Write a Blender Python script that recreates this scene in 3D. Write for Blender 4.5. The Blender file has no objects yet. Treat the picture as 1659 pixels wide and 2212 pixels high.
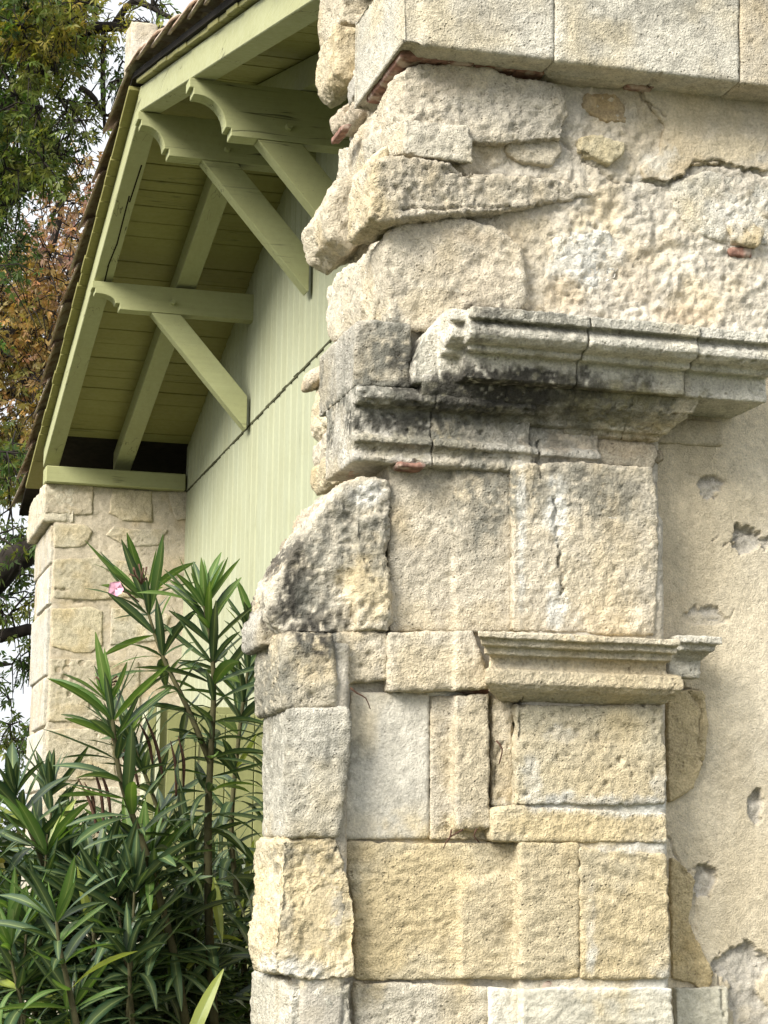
import bpy, bmesh, math, random
import numpy as np
from mathutils import Vector, Matrix

# ---------------------------------------------------------------- camera, light, exposure
SC = bpy.context.scene
F = 4400.0                                     # focal length for a picture 1659 x 2212 units
PITCH, ROLL, YAW = (math.radians(a) for a in (9.74622663, 0.74345108, 15.42398275))
EYE = np.array([0.0, 0.0, 1.6])

def _cam_axes(p, r, th):
    ax = [np.array([math.cos(th), 0, math.sin(th)]), np.array([-math.sin(th), 0, math.cos(th)]), np.array([0, -1.0, 0])]
    rp = np.array([[1, 0, 0], [0, math.cos(p), math.sin(p)], [0, -math.sin(p), math.cos(p)]])
    rr = np.array([[math.cos(r), -math.sin(r), 0], [math.sin(r), math.cos(r), 0], [0, 0, 1]])
    return np.array([rr @ rp @ a for a in ax]).T          # camera (x right, y down, z forward) = M @ world
M = _cam_axes(PITCH, ROLL, YAW)

cam = bpy.data.cameras.new('camera')
cam.sensor_fit = 'VERTICAL'; cam.sensor_height = 24.0; cam.lens = 24.0 * F / 2212.0
cam.clip_start = 0.05; cam.clip_end = 2000
cam_o = bpy.data.objects.new('camera', cam); SC.collection.objects.link(cam_o); SC.camera = cam_o
_r = Matrix(((M[0, 0], -M[1, 0], -M[2, 0]), (M[0, 1], -M[1, 1], -M[2, 1]), (M[0, 2], -M[1, 2], -M[2, 2])))
cam_o.matrix_world = Matrix.Translation(Vector(EYE)) @ _r.to_4x4()

SUN_AZ_VEC = Vector((-0.74, -0.46, 0.60)).normalized()     # towards the (veiled) sun
sun = bpy.data.lights.new('sun', 'SUN'); sun.energy = 3.2; sun.angle = math.radians(28); sun.color = (1.0, 0.95, 0.85)
sun_o = bpy.data.objects.new('sun', sun); SC.collection.objects.link(sun_o)
sun_o.rotation_euler = SUN_AZ_VEC.to_track_quat('Z', 'Y').to_euler(); sun_o.location = (-6, -4, 9)

W = bpy.data.worlds.new('World'); SC.world = W; W.use_nodes = True
wn = W.node_tree.nodes; wl = W.node_tree.links; wn.clear()
sky = wn.new('ShaderNodeTexSky'); sky.sky_type = 'NISHITA'; sky.sun_disc = False
sky.sun_elevation = math.asin(SUN_AZ_VEC.z); sky.sun_rotation = math.atan2(SUN_AZ_VEC.x, SUN_AZ_VEC.y)
sky.air_density = 1.2; sky.dust_density = 4.0; sky.ozone_density = 0.8
hsv = wn.new('ShaderNodeHueSaturation'); hsv.inputs['Saturation'].default_value = 0.30
veil = wn.new('ShaderNodeMix'); veil.data_type = 'RGBA'; veil.inputs[0].default_value = 0.78
veil.inputs[7].default_value = (9.4, 9.7, 10.1, 1)          # thin even cloud over the blue
bg = wn.new('ShaderNodeBackground'); bg.inputs[1].default_value = 0.060
wo = wn.new('ShaderNodeOutputWorld')
wl.new(sky.outputs[0], hsv.inputs['Color']); wl.new(hsv.outputs[0], veil.inputs[6])
wl.new(veil.outputs[2], bg.inputs[0]); wl.new(bg.outputs[0], wo.inputs[0])

SC.view_settings.view_transform = 'Standard'; SC.view_settings.look = 'None'
SC.view_settings.exposure = 1.18; SC.view_settings.gamma = 1.0; SC.view_settings.use_curve_mapping = False
SC.cycles.use_adaptive_sampling = True; SC.cycles.adaptive_threshold = 0.025; SC.cycles.max_bounces = 5; SC.cycles.diffuse_bounces = 3; SC.cycles.glossy_bounces = 2
SC.cycles.use_denoising = True

# ---------------------------------------------------------------- helpers
RND = random.Random(7)
C = SC.collection
def ray(u, v):
    return M.T @ np.array([(u - 829.5) / F, (v - 1106.0) / F, 1.0])
def onY(u, v, Y):
    d = ray(u, v); return EYE + d * (Y / d[1])
def onX(u, v, X):
    d = ray(u, v); return EYE + d * (X / d[0])
def to_uv(P):
    c = (np.asarray(P) - EYE) @ M.T
    return 829.5 + F * c[..., 0] / c[..., 2], 1106.0 + F * c[..., 1] / c[..., 2]

def _hash(i, j, k, seed):
    h = (i * 374761393 + j * 668265263 + k * 2147483647 + seed * 974711) & 0xFFFFFFFF
    h = ((h ^ (h >> 13)) * 1274126177) & 0xFFFFFFFF
    h = ((h ^ (h >> 16)) * 2246822519) & 0xFFFFFFFF
    return ((h ^ (h >> 15)) & 0xFFFFFF) / float(0xFFFFFF)
def vnoise(p, seed=0):
    p = np.asarray(p, dtype=np.float64); i = np.floor(p).astype(np.int64); f = p - i
    f = f * f * f * (f * (f * 6 - 15) + 10); r = 0
    for a in (0, 1):
        wa = f[:, 0] if a else 1 - f[:, 0]
        for b in (0, 1):
            wb = f[:, 1] if b else 1 - f[:, 1]
            for c in (0, 1):
                wc = f[:, 2] if c else 1 - f[:, 2]
                r = r + wa * wb * wc * _hash(i[:, 0] + a, i[:, 1] + b, i[:, 2] + c, seed)
    return r * 2 - 1
def fbm(p, octv=4, seed=0, gain=0.5):
    p = np.asarray(p); r = np.zeros(len(p)); a = 1.0; t = 0
    for o in range(octv):
        r += a * vnoise(p * (2.03 ** o) + 17.3 * o, seed + o); t += a; a *= gain
    return r / t
def cells(p, seed=0):
    i = np.floor(p).astype(np.int64); best = np.full(len(p), 9.0); hid = np.zeros(len(p))
    for a in (-1, 0, 1):
        for b in (-1, 0, 1):
            for c in (-1, 0, 1):
                q = i + np.array([a, b, c]); f = np.stack([_hash(q[:, 0], q[:, 1], q[:, 2], seed + k) for k in (1, 2, 3)], 1)
                d = np.linalg.norm(q + f - p, axis=1); h = _hash(q[:, 0], q[:, 1], q[:, 2], seed + 9); m = d < best
                best = np.where(m, d, best); hid = np.where(m, h, hid)
    return best, hid
def sstep(a, b, x):
    t = np.clip((x - a) / (b - a), 0, 1); return t * t * (3 - 2 * t)

def link(name, me, mat=None, parent=None, label=None, kind=None, center=True):
    if center and len(me.vertices):
        co = np.empty(len(me.vertices) * 3, dtype=np.float32); me.vertices.foreach_get('co', co)
        co = co.reshape(-1, 3); c = (co.min(0) + co.max(0)) / 2
        me.vertices.foreach_set('co', (co - c).ravel()); loc = Vector([float(q) for q in c])
    else:
        loc = Vector((0, 0, 0))
    o = bpy.data.objects.new(name, me); C.objects.link(o)
    if mat is not None and not me.materials: me.materials.append(mat)
    place(o, loc, parent)
    if label: o['label'] = label
    if kind: o['kind'] = kind
    return o
WORLD_OF = {}
def place(o, loc, parent=None, rot=None, scale=None):
    m = Matrix.LocRotScale(Vector(loc), rot, scale)
    WORLD_OF[o.name] = m
    if parent is not None:
        o.parent = parent; o.matrix_parent_inverse = WORLD_OF[parent.name].inverted()
    o.matrix_basis = m
    return o
def empty(name, loc, label, cat, group=None):
    o = bpy.data.objects.new(name, None); C.objects.link(o); o.empty_display_size = 0.2
    place(o, loc); o['label'] = label; o['category'] = cat
    if group: o['group'] = group
    return o
def mesh_from(name, verts, faces, smooth=False):
    me = bpy.data.meshes.new(name)
    me.from_pydata([tuple(float(c) for c in v) for v in verts], [], faces); me.update()
    if smooth: me.polygons.foreach_set('use_smooth', [True] * len(me.polygons))
    return me
def mesh_quads(name, V, Q, smooth=True):
    V = np.asarray(V, dtype=np.float32); Q = np.asarray(Q, dtype=np.int32); n = Q.shape[1]
    me = bpy.data.meshes.new(name); me.vertices.add(len(V)); me.vertices.foreach_set('co', V.ravel())
    me.loops.add(Q.size); me.loops.foreach_set('vertex_index', Q.ravel())
    me.polygons.add(len(Q)); me.polygons.foreach_set('loop_start', np.arange(len(Q), dtype=np.int32) * n)
    if smooth: me.polygons.foreach_set('use_smooth', np.ones(len(Q), dtype=bool))
    me.update(calc_edges=True); me.validate(); return me
def set_color(me, col, name='Col'):
    a = me.color_attributes.new(name, 'FLOAT_COLOR', 'POINT')
    c = np.ones((len(me.vertices), 4), dtype=np.float32); c[:, :3] = col; a.data.foreach_set('color', c.ravel())

# ---------------------------------------------------------------- materials
class NT:
    def __init__(s, name):
        s.m = bpy.data.materials.new(name); s.m.use_nodes = True; s.t = s.m.node_tree
        s.b = s.t.nodes['Principled BSDF']; s.o = s.t.nodes['Material Output']
        s.pos = None
    def n(s, kind, **kw):
        x = s.t.nodes.new(kind)
        for k, v in kw.items(): setattr(x, k, v)
        return x
    def l(s, a, b): s.t.links.new(a, b)
    def P(s):
        if s.pos is None: s.pos = s.n('ShaderNodeNewGeometry').outputs['Position']
        return s.pos
    def O(s):
        return s.n('ShaderNodeTexCoord').outputs['Object']
    def noise(s, scale, detail=4, rough=0.55, vec=None, dist=0.0):
        x = s.n('ShaderNodeTexNoise'); x.inputs['Scale'].default_value = scale; x.inputs['Detail'].default_value = detail
        x.inputs['Roughness'].default_value = rough; x.inputs['Distortion'].default_value = dist
        s.l(vec if vec is not None else s.P(), x.inputs['Vector']); return x.outputs['Fac']
    def vor(s, scale, vec=None, feature='F1'):
        x = s.n('ShaderNodeTexVoronoi', feature=feature); x.inputs['Scale'].default_value = scale
        s.l(vec if vec is not None else s.P(), x.inputs['Vector']); return x.outputs['Distance']
    def ramp(s, fac, stops, interp='LINEAR'):
        x = s.n('ShaderNodeValToRGB'); e = x.color_ramp.elements; x.color_ramp.interpolation = interp
        while len(e) < len(stops): e.new(0.5)
        for q, (p, c) in zip(e, stops):
            q.position = p; q.color = (*c, 1) if len(c) == 3 else c
        s.l(fac, x.inputs['Fac']); return x.outputs['Color']
    def mr(s, fac, a, b, c, d):
        x = s.n('ShaderNodeMapRange'); s.l(fac, x.inputs[0])
        for i, q in enumerate((a, b, c, d)): x.inputs[i + 1].default_value = q
        return x.outputs[0]
    def mix(s, fac, a, b, mode='MIX'):
        x = s.n('ShaderNodeMix', data_type='RGBA', blend_type=mode)
        for i, q in ((0, fac), (6, a), (7, b)):
            if isinstance(q, (int, float)): x.inputs[i].default_value = q
            elif isinstance(q, tuple): x.inputs[i].default_value = (*q, 1)
            else: s.l(q, x.inputs[i])
        return x.outputs[2]
    def math(s, op, a, b=0.0):
        x = s.n('ShaderNodeMath', operation=op)
        for i, q in ((0, a), (1, b)):
            if isinstance(q, (int, float)): x.inputs[i].default_value = q
            else: s.l(q, x.inputs[i])
        return x.outputs[0]
    def attr(s, name='Col'):
        x = s.n('ShaderNodeAttribute'); x.attribute_name = name; return x.outputs['Color']
    def orand(s): return s.n('ShaderNodeObjectInfo').outputs['Random']
    def bump(s, h, strength=0.5, dist=0.01, prev=None):
        x = s.n('ShaderNodeBump'); x.inputs['Strength'].default_value = strength; x.inputs['Distance'].default_value = dist
        s.l(h, x.inputs['Height'])
        if prev is not None: s.l(prev, x.inputs['Normal'])
        return x.outputs['Normal']
    def done(s, color, rough=0.9, normal=None, spec=0.25):
        if isinstance(color, tuple): s.b.inputs['Base Color'].default_value = (*color, 1)
        else: s.l(color, s.b.inputs['Base Color'])
        if isinstance(rough, (int, float)): s.b.inputs['Roughness'].default_value = rough
        else: s.l(rough, s.b.inputs['Roughness'])
        s.b.inputs['Specular IOR Level'].default_value = spec
        if normal is not None: s.l(normal, s.b.inputs['Normal'])
        return s.m

def stone_material(name, bump=1.0, pit=1.0, grain=1.0):
    t = NT(name); c = t.attr()
    rnd = t.orand(); sc = t.n('ShaderNodeVectorMath', operation='SCALE'); t.l(t.P(), sc.inputs[0]); t.l(t.mr(rnd, 0, 1, 0.65, 1.35), sc.inputs['Scale']); vec = sc.outputs[0]
    n1 = t.noise(45, 5, 0.65, vec); n2 = t.noise(200, 3, 0.65, vec); n3 = t.noise(9, 4, 0.6)
    v = t.math('ADD', t.mr(n1, 0.25, 0.75, -0.28 * grain, 0.22 * grain), t.mr(n2, 0.25, 0.75, -0.34 * grain, 0.26 * grain))
    v = t.math('ADD', t.math('ADD', v, t.mr(n3, 0.3, 0.7, -0.07, 0.06)), 1.0)
    col = t.mix(1.0, c, t.ramp(v, [(0.0, (0, 0, 0)), (1.0, (1, 1, 1))]), 'MULTIPLY')
    # the ramp clips at 1, so carry the brightening as a second multiply
    gain = t.n('ShaderNodeVectorMath', operation='SCALE'); t.l(c, gain.inputs[0]); t.l(v, gain.inputs['Scale'])
    pits = t.vor(70, vec); pm = t.mr(pits, 0.05, 0.26, 0.0, 1.0)
    pm2 = t.math('MAXIMUM', pm, t.mr(t.math('ADD', t.noise(20, 2), t.mr(rnd, 0, 1, -0.10, 0.06)), 0.47, 0.56, 1.0, 0.0))     # pits only here and there
    col = t.mix(t.mr(pm2, 0, 1, 0.42 * pit, 0.0), gain.outputs[0], (0.16, 0.13, 0.09))
    h = t.math('ADD', t.math('MULTIPLY', n1, 0.6), t.math('MULTIPLY', n2, 0.55))
    h = t.math('ADD', h, t.math('MULTIPLY', pm2, 0.35 * pit))
    nor = t.bump(h, 1.0 * bump, 0.011)
    return t.done(col, 0.95, nor, 0.15)
MAT_STONE = stone_material('limestone')
MAT_SMOOTH = stone_material('dressed_limestone', 0.55, 0.5, 0.8)
MAT_MORTAR = stone_material('lime_mortar', 0.7, 0.25, 0.8)

def brick_material():
    t = NT('old_brick'); n = t.noise(60, 4); m = t.noise(25, 4)
    c = t.ramp(n, [(0.3, (0.13, 0.075, 0.06)), (0.6, (0.27, 0.15, 0.115)), (0.8, (0.38, 0.24, 0.19))])
    c = t.mix(t.mr(m, 0.5, 0.62, 0, 0.7), c, (0.50, 0.42, 0.35))
    return t.done(c, 0.95, t.bump(n, 0.6, 0.006))
MAT_BRICK = brick_material()

def paint_material(name, base, dirt=0.35, axis=0, crack=0.8):
    t = NT(name); mp = t.n('ShaderNodeMapping'); t.l(t.P(), mp.inputs['Vector'])
    k = [1.0, 1.0, 1.0]; k[axis] = 0.045; mp.inputs['Scale'].default_value = k; g = mp.outputs[0]
    n1 = t.noise(3.5, 5, 0.65); n2 = t.noise(40, 4, 0.6); r = t.orand(); gr = t.noise(55, 5, 0.6, g, 0.6); gr2 = t.noise(150, 3, 0.6, g)
    c = t.mix(t.mr(n1, 0.35, 0.7, 0.0, dirt), base, tuple(q * k2 for q, k2 in zip(base, (0.74, 0.69, 0.50))))
    c = t.mix(t.mr(n2, 0.45, 0.75, 0.0, 0.25), c, tuple(q * 0.66 for q in base))
    c = t.mix(t.mr(gr, 0.30, 0.70, 0.28, 0.0), c, tuple(q * 0.62 for q in base))
    c = t.mix(t.mr(r, 0, 1, 0.0, 0.30), c, tuple(q * k2 for q, k2 in zip(base, (0.86, 0.82, 0.72))))
    sp = t.mr(t.noise(120, 2), 0.70, 0.74, 0.0, 0.5); c = t.mix(sp, c, (0.16, 0.14, 0.08))                 # fly specks and grime
    ck = t.mr(t.math('ABSOLUTE', t.math('SUBTRACT', t.noise(16, 3, 0.5, g, 0.4), 0.5)), 0.0, 0.010, 1.0, 0.0)
    ck = t.math('MULTIPLY', ck, t.mr(t.noise(2.3, 2), 0.54, 0.60, 0.0, crack)); c = t.mix(ck, c, (0.035, 0.032, 0.018))   # drying checks
    h = t.math('SUBTRACT', t.math('ADD', t.math('MULTIPLY', gr, 0.8), t.math('MULTIPLY', gr2, 0.5)), t.math('MULTIPLY', ck, 1.5))
    return t.done(c, t.mr(n2, 0.3, 0.7, 0.55, 0.8), t.bump(h, 0.35, 0.004), 0.25)
MAT_GREEN = paint_material('sage_paint_bracket', (0.37, 0.385, 0.205), axis=0)  # brackets and rafters: board paint with some roof shade mixed into the colour
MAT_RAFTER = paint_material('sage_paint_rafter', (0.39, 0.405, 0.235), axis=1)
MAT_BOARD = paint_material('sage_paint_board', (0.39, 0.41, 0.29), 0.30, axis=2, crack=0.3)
MAT_SOFFIT = paint_material('sage_paint_soffit_shaded', (0.285, 0.275, 0.105), 0.6, axis=0, crack=0.5)  # same paint as the boards, with eaves shade put into the colour
MAT_DOOR = paint_material('olive_paint_door', (0.25, 0.26, 0.12), 0.3, axis=2)  # olive, with the shade it stands in put into the colour
MAT_TRIM = paint_material('pale_paint_trim', (0.50, 0.52, 0.38), 0.2, axis=2)

def tile_material():
    t = NT('weathered_tile'); n = t.noise(14, 6, 0.65); m = t.noise(55, 4); r = t.orand()
    c = t.ramp(n, [(0.3, (0.20, 0.14, 0.10)), (0.45, (0.38, 0.28, 0.21)), (0.55, (0.50, 0.43, 0.35)), (0.75, (0.58, 0.53, 0.46))])
    c = t.mix(t.mr(m, 0.55, 0.75, 0, 0.6), c, (0.09, 0.08, 0.06))
    c = t.mix(t.mr(r, 0, 1, 0.0, 0.40), c, (0.36, 0.25, 0.18))
    return t.done(c, 0.95, t.bump(t.math('ADD', n, m), 0.5, 0.008))
MAT_TILE = tile_material()
def simple_material(name, base, var=0.3, scale=20, rough=0.9, bump=0.4):
    t = NT(name); n = t.noise(scale, 5, 0.6)
    c = t.mix(t.mr(n, 0.3, 0.7, 0, 1), tuple(q * (1 - var) for q in base), tuple(min(1, q * (1 + var)) for q in base))
    return t.done(c, rough, t.bump(n, bump, 0.01))
MAT_DECK = simple_material('shade_dark_timber', (0.016, 0.012, 0.008), 0.4)  # near black: the shade under the tiles is put into the colour
MAT_BARK = simple_material('dark_bark', (0.022, 0.018, 0.014), 0.5, 9, 0.95, 0.9)
MAT_GROUND = simple_material('dry_grass_ground', (0.065, 0.07, 0.032), 0.5, 2.5)
MAT_METAL = simple_material('dark_metal', (0.03, 0.03, 0.03), 0.3, 40, 0.6)
MAT_CEMENT = simple_material('roof_mortar', (0.50, 0.45, 0.37), 0.35, 9, 0.95, 0.6)

# ---------------------------------------------------------------- dimensions of the building (metres)
YF = 4.2          # face of the front wall
XE = 1.19         # end of the upper front wall and outer face of the verge rafters
XW = 2.02         # boarded gable wall
YA = 8.36         # ridge line
ZA = 4.78         # underside of the verge rafters at the ridge
SL = 0.266        # roof slope
YB = 11.70        # front of the far end wall
def rake(Y): return ZA - SL * abs(Y - YA)

building = empty('stone_building', (2.4, 8.3, 0), 'old pale limestone building with sage green boarded gable and tiled roof', 'building')

# ---------------------------------------------------------------- stone work
CREAM = (0.56, 0.505, 0.405); PALE = (0.585, 0.555, 0.475); OCHRE = (0.56, 0.475, 0.32); GOLD = (0.59, 0.485, 0.295)
GREY = (0.47, 0.445, 0.39); TAN = (0.47, 0.385, 0.275); WHITE = (0.66, 0.645, 0.59); BLACK = (0.055, 0.052, 0.045)
PINK = (0.50, 0.37, 0.29); LICHEN = (0.20, 0.195, 0.165); MORTAR = (0.475, 0.44, 0.375); PLASTER = (0.655, 0.57, 0.42)
# marks with a shape of their own, plus painted cornice shade: u, v, radius u, radius v, colour, strength, noise size
MARKS = [
 (1120, 885, 260, 50, (.115, .108, .07), .85, 18), (1330, 890, 120, 40, (.24, .22, .13), .75, 16), (880, 960, 120, 30, (.20, .18, .11), .6, 20), (1060, 840, 150, 14, BLACK, .9, 20),  # stain below the cornice, with the cornice's own shade painted in
 (830, 765, 62, 72, LICHEN, .80, 30), (850, 790, 30, 30, BLACK, .6, 40), (760, 780, 26, 90, LICHEN, .35, 30),
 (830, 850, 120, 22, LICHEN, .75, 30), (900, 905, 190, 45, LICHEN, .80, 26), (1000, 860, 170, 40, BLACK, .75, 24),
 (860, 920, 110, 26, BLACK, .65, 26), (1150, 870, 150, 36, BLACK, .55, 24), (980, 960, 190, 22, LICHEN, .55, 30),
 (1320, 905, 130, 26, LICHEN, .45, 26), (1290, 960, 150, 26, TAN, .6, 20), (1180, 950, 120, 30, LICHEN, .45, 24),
 (1060, 720, 100, 30, LICHEN, .65, 30), (1025, 672, 42, 16, BLACK, .9, 40), (990, 740, 36, 60, BLACK, .45, 34), (1120, 745, 120, 22, LICHEN, .5, 34),
 (1110, 672, 50, 10, BLACK, .55, 40), (1290, 760, 120, 26, LICHEN, .35, 30), (1420, 700, 26, 8, BLACK, .5, 50),
 (785, 1066, 40, 28, WHITE, .85, 20), (640, 1225, 34, 110, BLACK, .72, 22), (610, 1310, 36, 60, BLACK, .75, 22), (690, 1180, 40, 60, LICHEN, .6, 24), (670, 1300, 40, 60, LICHEN, .65, 24), (770, 1180, 60, 110, LICHEN, .55, 24), (700, 1335, 60, 24, BLACK, .5, 34),
 (676, 1392, 58, 40, BLACK, .96, 26), (640, 1420, 40, 50, LICHEN, .5, 30), (720, 1410, 30, 60, LICHEN, .55, 26), (590, 1460, 40, 90, LICHEN, .6, 26),
 (1045, 1080, 70, 100, LICHEN, .72, 24), (1010, 1160, 60, 80, LICHEN, .28, 24), (920, 1060, 60, 50, LICHEN, .25, 24), (1260, 1060, 150, 66, LICHEN, .62, 24), (1330, 1130, 90, 60, LICHEN, .22, 30),
 (735, 1660, 40, 130, LICHEN, .45, 26), (590, 1600, 30, 160, LICHEN, .5, 24), (690, 1590, 40, 60, LICHEN, .25, 30), (660, 1850, 60, 40, LICHEN, .55, 28), (655, 1985, 44, 30, LICHEN, .55, 28), (745, 1960, 26, 60, LICHEN, .45, 28),
 (1188, 1110, 26, 60, WHITE, .9, 30), (1186, 1320, 20, 60, WHITE, .95, 30), (1110, 1180, 9, 190, WHITE, .7, 30),
 (1290, 1742, 170, 20, WHITE, .95, 22), (1200, 1735, 70, 24, WHITE, .9, 22), (1410, 1700, 30, 40, WHITE, .6, 26), (1255, 2000, 12, 110, WHITE, .9, 22), (1200, 1590, 40, 16, WHITE, .7, 30), (1130, 1690, 20, 60, WHITE, .55, 26),
 (1330, 1830, 90, 14, WHITE, .9, 26), (1270, 2130, 150, 12, WHITE, .9, 26), (625, 2085, 46, 34, WHITE, .85, 24), (720, 2100, 40, 18, WHITE, .7, 24), (1420, 2070, 40, 60, WHITE, .55, 22),
 (660, 1940, 60, 110, GOLD, .75, 14), (900, 1960, 200, 150, GOLD, .85, 8), (1060, 1990, 90, 120, OCHRE, .55, 12), (1340, 1980, 120, 140, GOLD, .65, 9), (1190, 1960, 70, 150, OCHRE, .5, 10),
 (1280, 1640, 180, 100, OCHRE, .55, 10), (1250, 1790, 190, 30, GOLD, .8, 14), (1020, 1640, 60, 170, OCHRE, .55, 10), (1000, 1790, 50, 30, GOLD, .6, 14),
 (1270, 1480, 200, 36, OCHRE, .45, 12), (940, 1445, 110, 50, OCHRE, .40, 10), (790, 1440, 60, 50, OCHRE, .4, 12), (780, 1280, 50, 70, GOLD, .6, 14), (880, 1330, 60, 60, OCHRE, .4, 12), (1010, 1330, 60, 40, OCHRE, .3, 12), (1250, 1260, 150, 70, OCHRE, .35, 10),
 (800, 480, 50, 40, OCHRE, .8, 16), (790, 430, 24, 60, GOLD, .5, 20), (790, 655, 50, 40, OCHRE, .55, 14), (930, 660, 90, 30, OCHRE, .4, 14), (1040, 590, 90, 90, TAN, .25, 12), (1000, 520, 90, 20, TAN, .4, 20),
 (1080, 250, 150, 60, GREY, .45, 16), (960, 190, 60, 30, TAN, .35, 20), (860, 400, 60, 60, GREY, .4, 20), (1270, 560, 80, 60, WHITE, .75, 14), (1220, 640, 60, 50, TAN, .45, 16), (1380, 620, 60, 60, TAN, .35, 12),
 (1480, 680, 70, 26, TAN, .75, 12), (1480, 250, 100, 40, OCHRE, .45, 12), (1580, 330, 90, 30, OCHRE, .5, 14), (1420, 360, 40, 40, WHITE, .5, 20), (1600, 460, 60, 60, WHITE, .6, 14), (1640, 340, 24, 20, GREY, .6, 20),
 (1380, 60, 110, 50, LICHEN, .30, 26), (1240, 90, 60, 70, LICHEN, .22, 26), (1500, 30, 100, 40, LICHEN, .2, 26), (1040, 60, 100, 50, GREY, .4, 14), (860, 30, 60, 30, GREY, .3, 14),
]
def facade_uv(P):
    Q = np.array(P, dtype=np.float64); Q[:, 1] = YF; return to_uv(Q)
def stone_color(P, tint, seed, marks=True, vary=1.0):
    n = len(P); col = np.tile(np.array(tint), (n, 1))
    a = fbm(P * 6.0, 4, seed) * vary; b = fbm(P * 22.0, 3, seed + 40) * vary
    col = col * (1 + 0.16 * a + 0.12 * b)[:, None]
    w = np.clip(fbm(P * 9.0 + 5, 3, seed + 80) * 0.9, 0, 0.5)[:, None] * vary
    col = col * (1 - w) + col * np.array([0.98, 0.86, 0.62]) * w
    if marks:
        u, v = facade_uv(P); cache = {}
        for (mu, mv, ru, rv, mc, st, ns) in MARKS:
            r = np.sqrt(((u - mu) / ru) ** 2 + ((v - mv) / rv) ** 2); sel = np.where(r < 1.75)[0]
            if not len(sel): continue
            nn = fbm(P[sel] * ns * (np.array([1.25, 1.0, .42]) if mc in (LICHEN, BLACK) else 1.0), 5, 300, 0.68)
            m = sstep(1.22, 0.50, r[sel] + nn * 1.3) * st
            if mc in (LICHEN, BLACK):                                      # crust sits in speckles
                m = np.minimum(.96, m * 1.2) * sstep(-0.46, 0.0, .6 * fbm(P[sel] * 48.0, 3, 500, 0.7) + .7 * vnoise(P[sel] * 105.0, 510) + 0.12)
            col[sel] = col[sel] * (1 - m[:, None]) + np.array(mc) * m[:, None]
    return np.clip(col, 0.012, 0.80)

# joints and cracks: polylines in u,v with depth (m) and half width (units)
CRACKS = [
 ([(1500, 1470), (1535, 1530), (1528, 1600), (1536, 1650)], .010, 2.6), ([(1446, 1745), (1462, 1800), (1500, 1885), (1560, 1860)], .007, 2.2), ([(1575, 2100), (1579, 2160), (1580, 2260)], .010, 2.4), ([(1560, 1330), (1600, 1338), (1610, 1310)], .004, 2.2), ([(1590, 1175), (1620, 1150), (1659, 1140)], .006, 2.4),
 ([(1180, 1085), (1183, 1150), (1190, 1200), (1197, 1285)], .016, 2.6), ([(1500, 1010), (1540, 1020), (1590, 1030)], .004, 3),
 ([(1210, 300), (1330, 395), (1395, 388), (1440, 396), (1480, 380), (1500, 352), (1560, 352), (1590, 362), (1659, 378)], .012, 3),
 ([(1385, 195), (1400, 225), (1440, 250)], .010, 3), ([(940, 380), (1010, 388)], .016, 5.0), ([(945, 386), (1005, 392)], .016, 4),
 ([(850, 470), (960, 462), (1090, 455)], .012, 3), ([(1150, 1040), (1152, 1000), (1155, 960)], .014, 3.5), ([(1200, 590), (1260, 622), (1275, 628)], .006, 2.5), ([(1240, 520), (1230, 480)], .005, 2.5),
 ([(1110, 1510), (1100, 1570), (1106, 1600)], .008, 2.4), ([(1075, 1600), (1062, 1640), (1060, 1700)], .008, 2.4),
]
def crack_disp(P):
    u, v = facade_uv(P); d = np.zeros(len(P)); wob = None
    for pl, dep, hw in CRACKS:
        x0 = min(p[0] for p in pl) - 15; x1 = max(p[0] for p in pl) + 15; y0 = min(p[1] for p in pl) - 15; y1 = max(p[1] for p in pl) + 15
        sel = np.where((u > x0) & (u < x1) & (v > y0) & (v < y1))[0]
        if not len(sel): continue
        uu = u[sel] + fbm(P[sel] * 40, 3, 11) * 7; vv = v[sel] + fbm(P[sel] * 40, 3, 12) * 7; best = np.full(len(sel), 1e9)
        for (a, b), (c, e) in zip(pl[:-1], pl[1:]):
            t = np.clip(((uu - a) * (c - a) + (vv - b) * (e - b)) / ((c - a) ** 2 + (e - b) ** 2), 0, 1)
            best = np.minimum(best, np.hypot(uu - a - t * (c - a), vv - b - t * (e - b)))
        d[sel] = np.maximum(d[sel], dep * sstep(hw, hw * 0.3, best))
    return d

def prism(poly, o, depth, Y=None, inset=0.0):
    """closed prism: outline in picture units on the plane Y = YF - o, running back by depth"""
    Yp = (YF - o) if Y is None else Y
    pts = [onY(u, v, Yp) for u, v in poly]
    if inset:
        c = np.mean(pts, 0); pts = [p + (c - p) / (np.linalg.norm(c - p) + 1e-6) * inset for p in pts]
    n = len(pts); V = [p for p in pts] + [p + np.array([0, depth, 0]) for p in pts]
    Fc = [list(range(n)), list(range(2 * n - 1, n - 1, -1))]
    Fc += [[i, i + n, (i + 1) % n + n, (i + 1) % n] for i in range(n)]
    return V, Fc
def moulding(profile, uref, u0, u1, oref=0.05, mL=0.0, mR=0.0, back=-0.12, do=0.0):
    """profile of (offset, v) from top to bottom at column uref, run along the wall; mL / mR mitre the ends"""
    pr = []
    for o, v in profile:
        p = onY(uref, v, YF - o); pr.append((o + do, p[2]))
    pr = [(back, pr[0][1])] + pr + [(back, pr[-1][1])]
    xa = onY(u0, profile[0][1], YF - oref)[0]; xb = onY(u1, profile[0][1], YF - oref)[0]; n = len(pr)
    V = [np.array([xa - mL * (o - oref), YF - o, z]) for o, z in pr] + [np.array([xb + mR * (o - oref), YF - o, z]) for o, z in pr]
    Fc = [list(range(n - 1, -1, -1)), list(range(n, 2 * n))] + [[i, (i + 1) % n, (i + 1) % n + n, i + n] for i in range(n)]
    return V, Fc

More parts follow.
